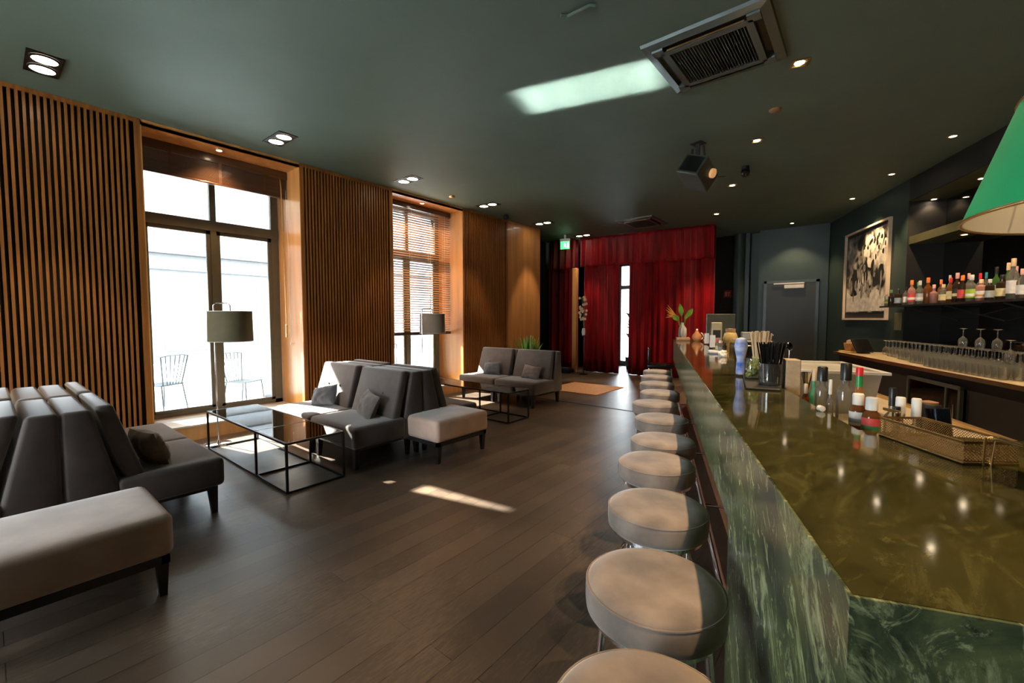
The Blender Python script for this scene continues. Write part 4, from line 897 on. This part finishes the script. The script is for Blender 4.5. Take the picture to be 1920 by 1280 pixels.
for s in (-1, 1):
    MB().tube([(-.016, s*b_, .0), (-.016, s*(b_+.002), h_+.012), (.0, s*(b_+.004), h_+.016), (0, s*(b_+.07), h_+.014), (.0, s*(b_+.07), h_+.010), (0, s*(b_+.006), h_+.009), (.0, s*(b_+.003), 0)], .0026, 6).build('handle', M_brass, bk, smooth=True)
# far end of the bar
vs_ = thing('flower_vase', 'black and white striped vase at the far bar end', 'vase', Bp(.36, 7.42, ZB+.05)); MB().lathe([(.055, 0), (.065, .04), (.062, .14), (.03, .19), (.028, .225), (.034, .235)], 24).build('body', pm('striped ceramic', (.62, .58, .50), rough=.3, c2=(.02, .02, .02), scale=3.5, stretch=(7, 7, .6)), vs_, smooth=True)
tag(MB().rbox(-.10, -.16, 0, .10, .16, .048, .006, 1).build('wooden_tray', solid((.38, .22, .12), 'tray wood', .5), loc=Bp(.37, 7.45, ZB), rz=AL), 'low wooden tray block under the striped vase', 'tray')
def leafmb(base, tip, w, sag=.0, n=10, up=Vector((0, 0, 1)), fold=.25):
    B = Vector(base); T = Vector(tip); d = T-B; s = d.cross(up).normalized(); nn = s.cross(d).normalized(); m = MB(); vs = []; fs = []
    for i in range(n+1):
        t = i/n; p = B+d*t-Vector((0, 0, sag*t*t)); q = w*sin(pi*min(1, t*1.0))**.8*(1-.25*t)+.0008
        vs += [p-s*q+nn*q*fold, p, p+s*q+nn*q*fold]
    for i in range(n): fs += [(3*i, 3*i+1, 3*i+4, 3*i+3), (3*i+1, 3*i+2, 3*i+5, 3*i+4)]
    vb = [v-nn*.0016 for v in vs]; o = len(vs); fs2 = [tuple(x+o for x in f[::-1]) for f in fs]
    return m.add(vs+vb, fs+fs2)
lf = thing('leaf_bouquet', 'broad green leaves and orange bird flower standing in the striped vase', 'flowers', Bp(.36, 7.42, ZB+.26)); bd_ = Vector((cos(radians(39)), sin(radians(39)), 0))
for k, (dx, dz, w, sg_) in enumerate([(-.05, .33, .045, .0), (.16, .27, .045, .02), (-.17, .16, .05, .02), (.10, .20, .03, .0)]):
    st0 = bd_*dx*.35+Vector((0, 0, dz*.38)); MB().tube([(0, 0, -.15), tuple(st0)], .004, 6).build('stem', M_leaf, lf)
    leafmb(st0, bd_*dx+Vector((0, 0, dz)), w, sg_, up=Vector((.6, -.8, .1))).build('leaf', pm('bright leaf', (.12, .26, .03), rough=.4, var=.35, scale=9), lf, smooth=True, fix=False)
for k in range(6): leafmb(bd_*-.10+Vector((0, 0, .13)), bd_*(-.25-.012*(k%3))+Vector((0, .0, .31-.04*k)), .008, .0, up=Vector((.6, -.8, .1))).build('petal', pm('orange petal', (.55, .26, .05), rough=.5), lf, smooth=True, fix=False)
MB().tube([(0, 0, -.15), tuple(bd_*-.10+Vector((0, 0, .13)))], .005, 6).build('stem', M_leaf, lf)
dc = thing('orange_decanter', 'round orange jug with pale handle on the far bar top', 'jug', Bp(.56, 7.22, ZB)); MB().lathe([(.045, 0), (.07, .04), (.068, .09), (.03, .135), (.024, .16)], 24).build('body', pm('orange glaze', (.62, .25, .09), rough=.3), dc, smooth=True); MB().lathe([(.001, .155), (.018, .165), (.018, .18), (.001, .195)], 14).build('stopper', M_cream, dc, smooth=True); MB().tube([(.06*cos(a), 0, .08+.055*sin(a)) for a in [(-1.2+.3*k) for k in range(9)]], .008).build('handle', M_cream, dc, smooth=True, loc=(.035, .0, 0))
br_ = thing('wooden_scoop', 'pale wooden scoop lying right of the orange jug', 'scoop', Bp(.66, 7.0, ZB), AL); MB().rbox(-.02, -.10, 0, .02, .10, .03, .012).build('handle', solid((.55, .36, .16), 'scoop wood'), br_, smooth=True); MB().rbox(-.04, -.18, 0, .04, -.09, .05, .02).build('bowl', solid((.55, .36, .16), 'scoop wood'), br_, smooth=True)
for (u, v, w, h, l) in ((.62, 6.40, .055, .15, 'white upright card box beyond the menu stand on the bar'), (.60, 5.55, .055, .155, 'white upright menu stand nearest the camera on the far bar')):
    q = thing('menu_stand', l, 'menu', Bp(u, v, ZB), AL); MB().box(-w/2, -.03, .01, w/2, -.027, h).box(-w/2, .027, .01, w/2, .03, h).box(-w/2, -.03, h-.004, w/2, .03, h).build('card', M_white, q); MB().box(-w/2-.004, -.034, 0, w/2+.004, .034, .012).build('base', M_black, q)
mo = thing('till_monitor', 'dark till monitor standing behind the far bar end', 'monitor', Bp(.88, 7.15, .90), AL); MB().rbox(-.20, .0, .17, .20, .03, .62, .01).build('screen', pm('dark screen back', (.05, .055, .045), rough=.3), mo); MB().box(-.10, -.09, 0, .10, .11, .02).box(-.025, .0, .02, .025, .03, .2).build('stand', M_steel, mo)
cdr = thing('card_reader', 'small beige upright dispenser before the till monitor', 'dispenser', Bp(.72, 6.25, .90), AL); MB().rbox(-.065, -.05, 0, .065, .05, .50, .012).build('body', pm('beige plastic', (.34, .30, .20), rough=.4), cdr, smooth=True); MB().box(-.045, -.052, .30, .045, -.050, .40).build('front_slot', M_black, cdr)
bl = thing('citrus_jar', 'round pale yellow jar with beige lid on the far bar bench', 'jar', Bp(.94, 6.6, .90)); MB().lathe([(.05, 0), (.05, .16), (.085, .22), (.095, .28), (.075, .345), (.055, .365)], 28).build('body', pm('pale yellow ceramic', (.72, .58, .26), rough=.35), bl, smooth=True); MB().lathe([(.062, .365), (.065, .41), (.001, .415)], 24).build('lid', cBe, bl, smooth=True)
es = thing('espresso_machine', 'low dark espresso machine with a metal top on the bench behind the bar', 'machine', Bp(.98, 5.4, .90), AL); MB().rbox(-.18, -.30, 0, .18, .30, .27, .02).build('body', M_glosb, es, smooth=True); MB().box(-.16, -.27, .30, .16, .27, .312).build('cup_tray', M_tan, es); MB().box(-.15, -.1, .27, -.13, .1, .30).box(.13, -.1, .27, .15, .1, .30).build('tray_support', M_chrome, es); MB().rbox(-.10, -.06, .312, .04, .06, .40, .01).build('paper_roll_box', pm('grey box', (.25, .25, .22), rough=.5), es)
cols = [(cRd, yL, 'small red capped bottle with yellow label beside the menu stand'), (cOr, oL, 'small bottle with orange label beside the menu stand'), (M_white, bL, 'small white and blue bottle on the far bar top'), (cBk, kL, 'small black bottle on the far bar top before the espresso machine')]
for k, (c1, c2, l) in enumerate(cols): bottle(Bp(.60+.028*(k % 2), 5.10-.11*k, ZB), .125-.01*(k % 2), .02, gD if k == 3 else gC, c1, c2, l, 'small bottles on the far bar top', 2, .6, liquid=lA)
q = thing('crumpled_napkin', 'crumpled pale napkin on the bar top left of the blue bottle', 'napkin', Bp(.565, 4.35, ZB)); bm = bmesh.new(); bmesh.ops.create_icosphere(bm, subdivisions=3, radius=.04)
for v_ in bm.verts: v_.co *= (1+.5*noise.noise(v_.co*38)); v_.co.z = max(-.02, v_.co.z)
MB().frombm(bm).build('paper', M_cream, q, loc=(0, 0, .02))
q = thing('folded_cloth', 'folded blue white cloth on the far bar top', 'cloth', Bp(.53, 4.75, ZB), AL); MB().rbox(-.05, -.09, 0, .05, .09, .028, .012).build('fabric', pm('blue white cloth', (.60, .62, .68), rough=.8, var=.2, scale=40), q, smooth=True)

# ================================================================== GLASSWARE ON THE BACK COUNTER
wg = thing('wine_glass', 'upturned stemmed wine glass in the rear rows on the back counter', 'glass', Bp(3.30, 8.2, .90), 0, 'upturned wine glasses on the back counter')
prof = [(.033, 0), (.039, .03), (.041, .06), (.034, .095), (.012, .118), (.0045, .128), (.0038, .19), (.006, .205), (.034, .212), (.036, .214), (.001, .216)]
MB().lathe(prof, 18).build('bowl', M_drink, wg, smooth=True)
first = True; 
for r_, u in enumerate((3.50, 3.40, 3.30)):
    v = 8.15 - .03*r_
    while v > 3.9:
        lb = 'upturned wine glass in the %s row of stemmed glasses, %s' % (['rearmost', 'middle', 'foremost'][r_], 'near the black tablet' if v > 6.9 else ('below the brightest bottles' if v > 5.6 else 'at the right photo edge'))
        if first: wg.location = Bp(u, v, .903); wg['label'] = lb; first = False
        else: dup(wg, Bp(u+random.uniform(-.006, .006), v, .903), label=lb)
        v -= .1035
for k, (u, v, z) in enumerate([(3.30, 6.33, 1.124), (3.30, 6.05, 1.124), (3.30, 5.80, 1.124), (3.2, 5.45, 1.03)]):
    dup(wg, Bp(u, v, z), label=['leftmost wine glass balanced on the upper tier of upturned glasses', 'middle wine glass balanced on the upper tier', 'right wine glass of the three on the upper tier', 'upturned wine glass standing lower, at the right photo edge'][k])
tu = thing('tumbler', 'clear tumbler in the front rows on the back counter', 'glass', Bp(3.1, 7.2, .90), 0, 'clear tumblers on the back counter')
MB().lathe([(.030, 0), (.036, .002), (.038, .115), (.036, .115), (.033, .012), (.001, .010)], 16).build('bowl', M_drink, tu, smooth=True)
first = True
for r_, u in enumerate((3.20, 3.11, 3.02, 2.93)):
    v = 7.7 - .5*r_
    while v > (4.8 if r_ < 2 else 5.0):
        lb = 'clear tumbler in the %s tumbler row on the back counter, %s' % (['rearmost', 'second', 'third', 'frontmost'][r_], 'near the black tablet' if v > 6.3 else 'toward the right')
        if first: tu.location = Bp(u, v, .903); tu['label'] = lb; first = False
        else: dup(tu, Bp(u, v, .903), label=lb)
        v -= .088
tag(MB().rbox(-.13, -.20, 0, .13, .20, .012, .003, 1).build('serving_board', solid((.50, .33, .10), 'yellow board'), loc=Bp(2.55, 7.9, .90) if False else Bp(3.02, 8.47, .903), rz=AL), 'small yellow wooden board at the far end of the back counter', 'board')
bx = thing('sugar_basket', 'small brown basket of packets at the far end of the back counter', 'basket', Bp(3.02, 8.46, .916), AL); MB().hexa([(-.08, -.10, 0), (.08, -.10, 0), (.08, .10, 0), (-.08, .10, 0), (-.10, -.12, .13), (.10, -.12, .13), (.10, .12, .13), (-.10, .12, .13)]).build('basket_body', pm('brown wicker', (.30, .15, .05), rough=.7, var=.4, scale=30), bx)
for k in range(8): tag(MB().box(-.07+.018*k, -.08, .132, -.064+.018*k, .08, .175+.008*(k % 3)).build('sugar_packet', M_cream if k % 2 else cBe, loc=Bp(3.02, 8.46, .916), rz=AL), 'pale paper packet standing in the small brown basket', 'packet', 'packets in the brown basket')
pt_ = thing('tablet_stand', 'black angled tablet standing at the start of the glass rows', 'tablet', Bp(3.06, 8.13, .903), AL+.3); a = MB().rbox(-.13, -.012, 0, .13, .012, .24, .006).build('tablet', M_glosb, pt_, loc=(0, 0, .02)); a.rotation_euler = (radians(-35), 0, 0); MB().box(-.06, -.02, 0, .06, .10, .012).bar((0, .06, .01), (0, .085, .12), .02).build('foot', M_steel, pt_)

# ================================================================== PLANTS AND FLOWERS INSIDE
pp = thing('potted_plant', 'green spiky potted plant behind the far sofa units', 'plant', (-4.98, 6.60, 0), 0)
MB().lathe([(.12, 0), (.17, .42), (.15, .42), (.14, .38), (.001, .38)], 28).build('pot', M_black, pp, smooth=True)
for k in range(36):
    a = random.random()*2*pi; q = random.uniform(.10, .50); h = random.uniform(1.05, 1.22)-.30*q
    leafmb((.02*cos(a), .02*sin(a), .38), (q*cos(a), q*sin(a), h), .030, .03, up=Vector((.01, .02, 1))).build('leaf', pm('plant leaf', (.13, .30, .04), rough=.45, var=.45, scale=7), pp, smooth=True, fix=False)
fl = thing('orchid_stand', 'tall slim stand with pale pink orchid blossoms before the red curtains', 'flowers', (-5.63, 9.85, 0))
MB().lathe([(.11, 0), (.11, .015), (.012, .03), (.010, .98), (.05, 1.0), (.05, 1.02)], 20).build('stand', M_steel, fl, smooth=True)
MB().lathe([(.04, 1.02), (.055, 1.10), (.035, 1.20)], 16).build('vase', M_cream, fl, smooth=True)
for k in range(3): MB().tube([(0, 0, 1.15), (.03*(k-1), -.02, 1.6), (.02+.05*(k-1), -.05, 2.0), (.06*(k-1)+.03, -.09, 1.95)], .005, 6).build('stem', M_leaf, fl)
bm_ = pm('orchid petal', (.72, .48, .32), rough=.6, var=.2)
for k in range(24):
    z = random.uniform(1.42, 2.02); c0 = Vector((random.uniform(-.10, .11), random.uniform(-.12, .0), z)); m = MB()
    for j in range(5):
        a = 2*pi*j/5+k; d = Vector((cos(a), -.25, sin(a))).normalized(); s = Vector((-sin(a), 0, cos(a))); r = .042
        m.add([c0, c0+d*r*.6+s*r*.4, c0+d*r, c0+d*r*.6-s*r*.4, c0+Vector((0, -.006, 0)), c0+d*r*.6+s*r*.4+Vector((0, -.003, 0)), c0+d*r+Vector((0, -.003, 0)), c0+d*r*.6-s*r*.4+Vector((0, -.003, 0))], [(0, 1, 2, 3), (7, 6, 5, 4)])
    m.build('blossom', bm_, fl, fix=False)
vp = thing('vestibule_plant', 'green leafy plant glimpsed through the bright curtain gap', 'plant', (-5.15, 11.7, 0)); MB().lathe([(.12, 0), (.16, .35), (.001, .34)], 20).build('pot', M_black, vp, smooth=True)
MB().tube([(0, 0, .33), (-.05, 0, 1.3)], .012).build('stem', M_leaf, vp)
for k in range(16):
    a = k*2.4; z = .95+.045*k; leafmb((-.04, 0, z-.12), (.28*cos(a)-.04, .28*sin(a), z+.06), .06, .06, up=Vector((.01, .02, 1))).build('leaf', pm('vestibule leaf', (.10, .34, .04), rough=.45, var=.3), vp, smooth=True, fix=False)

# ================================================================== OUTSIDE
struct(MB().box(-30, -20, -.25, -7.1, 30, -.12).build('ground_terrace', pm('pale terrace paving', (.70, .68, .62), rough=.8, var=.08)), 'pale sunlit terrace outside')
struct(MB().box(-7.1, -16, -.2, 12, -4.7, -.1).build('ground_street', pm('pale terrace paving', (.70, .68, .62), rough=.8)))
struct(MB().box(-12, 12.7, -.2, 0, 20, -.1).build('ground_entrance', pm('pale terrace paving', (.70, .68, .62), rough=.8)))
fc = thing('facade_building', 'pale building across the street seen through the windows', 'building', (-19, 0, 0))
MB().box(-2, -22, -.2, 0, 28, 9).build('wall', pm('facade render', (.125, .125, .128), rough=.9, var=.04), fc)
y = -20
FM = pm('facade window band', (.098, .10, .104), rough=.5, var=.05); FT = pm('facade cornice', (.07, .07, .072), rough=.8)
while y < 26:
    f = MB().box(-.0, y, .3, .05, y+2.1, 2.8).build('shop_window', FM, fc); MB().box(.0, y+.1, .4, .06, y+1.0, 2.7).box(.0, y+1.1, .4, .06, y+2.0, 2.7).build('pane', pm('facade pane', (.112, .114, .118), rough=.5), f)
    y += 3.0
MB().box(0, -22, 3.15, .25, 28, 3.35).box(0, -22, 3.7, .35, 28, 3.8).build('cornice', FT, fc)
def parasol(x, y, z, half, label, hy=None, off=None):
    t = thing('terrace_parasol', label, 'parasol', (x, y, -.12), radians(8), 'terrace parasols'); m = MB(); a = half; c = hy or half
    v = [(-a, -c, z), (a, -c, z), (a, c, z), (-a, c, z), (0, 0, z+.45)]
    m.add(v+[(p[0]*.995, p[1]*.995, p[2]-.012) for p in v], [(0, 1, 4), (1, 2, 4), (2, 3, 4), (3, 0, 4), (6, 5, 9), (7, 6, 9), (8, 7, 9), (5, 8, 9)])
    m.build('canopy', pm('cream parasol cloth', (.72, .62, .50), rough=.9), t, fix=False)
    o = off or (0, 0)
    MB().tube([(o[0], o[1], 0), (o[0], o[1], z+.7), (0, 0, z+.7), (0, 0, z+.4)] if off else [(0, 0, 0), (0, 0, z+.5)], .025, 10).build('pole', M_steel, t, smooth=True)
    for s in ((-a, -c), (a, -c), (a, c), (-a, c)): MB().tube([(0, 0, z+.42), (s[0], s[1], z)], .008, 5).build('rib', M_steel, t)
parasol(-8.05, 2.24, 3.77, 1.15, 'cream terrace parasol outside the near window', 1.08, (-.3, -1.62))
parasol(-10.6, 6.4, 3.28, 1.2, 'cream terrace parasol outside the middle window')
def terrace_chair(x, y, rz, label):
    t = thing('terrace_chair', label, 'chair', (x, y, -.12), rz, 'wire terrace chairs'); r = .009
    MB().rbox(-.21, -.20, .43, .21, .22, .455, .01).build('seat', M_steel, t)
    for sx in (-1, 1):
        MB().tube([(sx*.19, -.18, .44), (sx*.22, -.22, 0)], .011).build('leg', M_steel, t); MB().tube([(sx*.19, .20, .44), (sx*.22, .26, 0)], .011).build('leg', M_steel, t)
    b = MB(); b.tube([(-.17, .21, .45), (-.25, .27, .93)], .011); b.tube([(.17, .21, .45), (.25, .27, .93)], .011); b.tube([(-.25, .27, .93), (-.12, .29, .95), (.12, .29, .95), (.25, .27, .93)], .011)
    for k in range(5): q = (-2+k)/2*.6; b.tube([(q*.17, .215, .45), (q*.25*1.2, .285, .95)], .007)
    b.build('backrest', M_steel, t)
parasol(-8.15, -1.9, 3.77, 1.2, 'unseen sun-blocking canopy added by the window nearest the camera', 1.62, (-.5, -2.2))  # added out of view to keep sun off the window nearest the camera
terrace_chair(-8.65, 2.95, radians(120), 'black wire back chair on the terrace behind the near window')
terrace_chair(-9.3, 1.9, radians(-60), 'second black wire chair farther left on the terrace')
terrace_chair(-8.7, 6.3, radians(100), 'wire chair on the terrace behind the middle window')
tt = thing('terrace_table', 'low round terrace table behind the near window', 'table', (-9.3, 3.7, -.12)); MB().lathe([(.35, .72), (.35, .74)], 28).build('tabletop', M_white, tt, smooth=True); MB().lathe([(.22, 0), (.22, .015), (.02, .03), (.02, .72)], 20).build('pedestal', M_steel, tt, smooth=True)

# added narrow lamps outdoors imitate a sun glint on the ceiling, thin ones its ripples
tgt = Vector((-2.10, 3.68, HC)); dv_ = Vector((-6.6, -1.85, -3.35)); qd = (-dv_).to_track_quat('-Z', 'Y')
for w_, off_, en_ in ((.56, 0, 3.3), (.05, -.24, .5), (.04, -.08, .32), (.04, .07, .4), (.04, .22, .4)):
    al = bpy.data.lights.new('glint_standin_lamp', 'AREA'); al.shape = 'RECTANGLE'; al.size = .52; al.size_y = w_; al.spread = radians(1.3); al.energy = en_; al.color = (1, 1, .97)
    gl = bpy.data.objects.new('glint_standin_lamp', al); COL.objects.link(gl); gl.rotation_euler = qd.to_euler(); gl.location = tgt+dv_+qd @ Vector((0, off_, 0))
# window portals guide the daylight
for i, (a, b) in enumerate(WIN):
    p = bpy.data.lights.new('daylight_portal', 'AREA'); p.shape = 'RECTANGLE'; p.size = 3.3; p.size_y = b-a; p.cycles.is_portal = True
    o = bpy.data.objects.new('daylight_portal', p); COL.objects.link(o); o.location = (XG-.12, (a+b)/2, 1.85); o.rotation_euler = (0, radians(-90), 0)
p = bpy.data.lights.new('daylight_portal', 'AREA'); p.shape = 'RECTANGLE'; p.size = .8; p.size_y = 3.0; p.cycles.is_portal = True
o = bpy.data.objects.new('daylight_portal', p); COL.objects.link(o); o.location = (-5.5, Y2+.2, 1.5); o.rotation_euler = (radians(-90), 0, 0)
p = bpy.data.lights.new('daylight_portal', 'AREA'); p.shape = 'RECTANGLE'; p.size = 2.6; p.size_y = 2.65; p.cycles.is_portal = True
o = bpy.data.objects.new('daylight_portal', p); COL.objects.link(o); o.location = (-3.9, YF-.12, 1.58); o.rotation_euler = (radians(90), 0, 0)
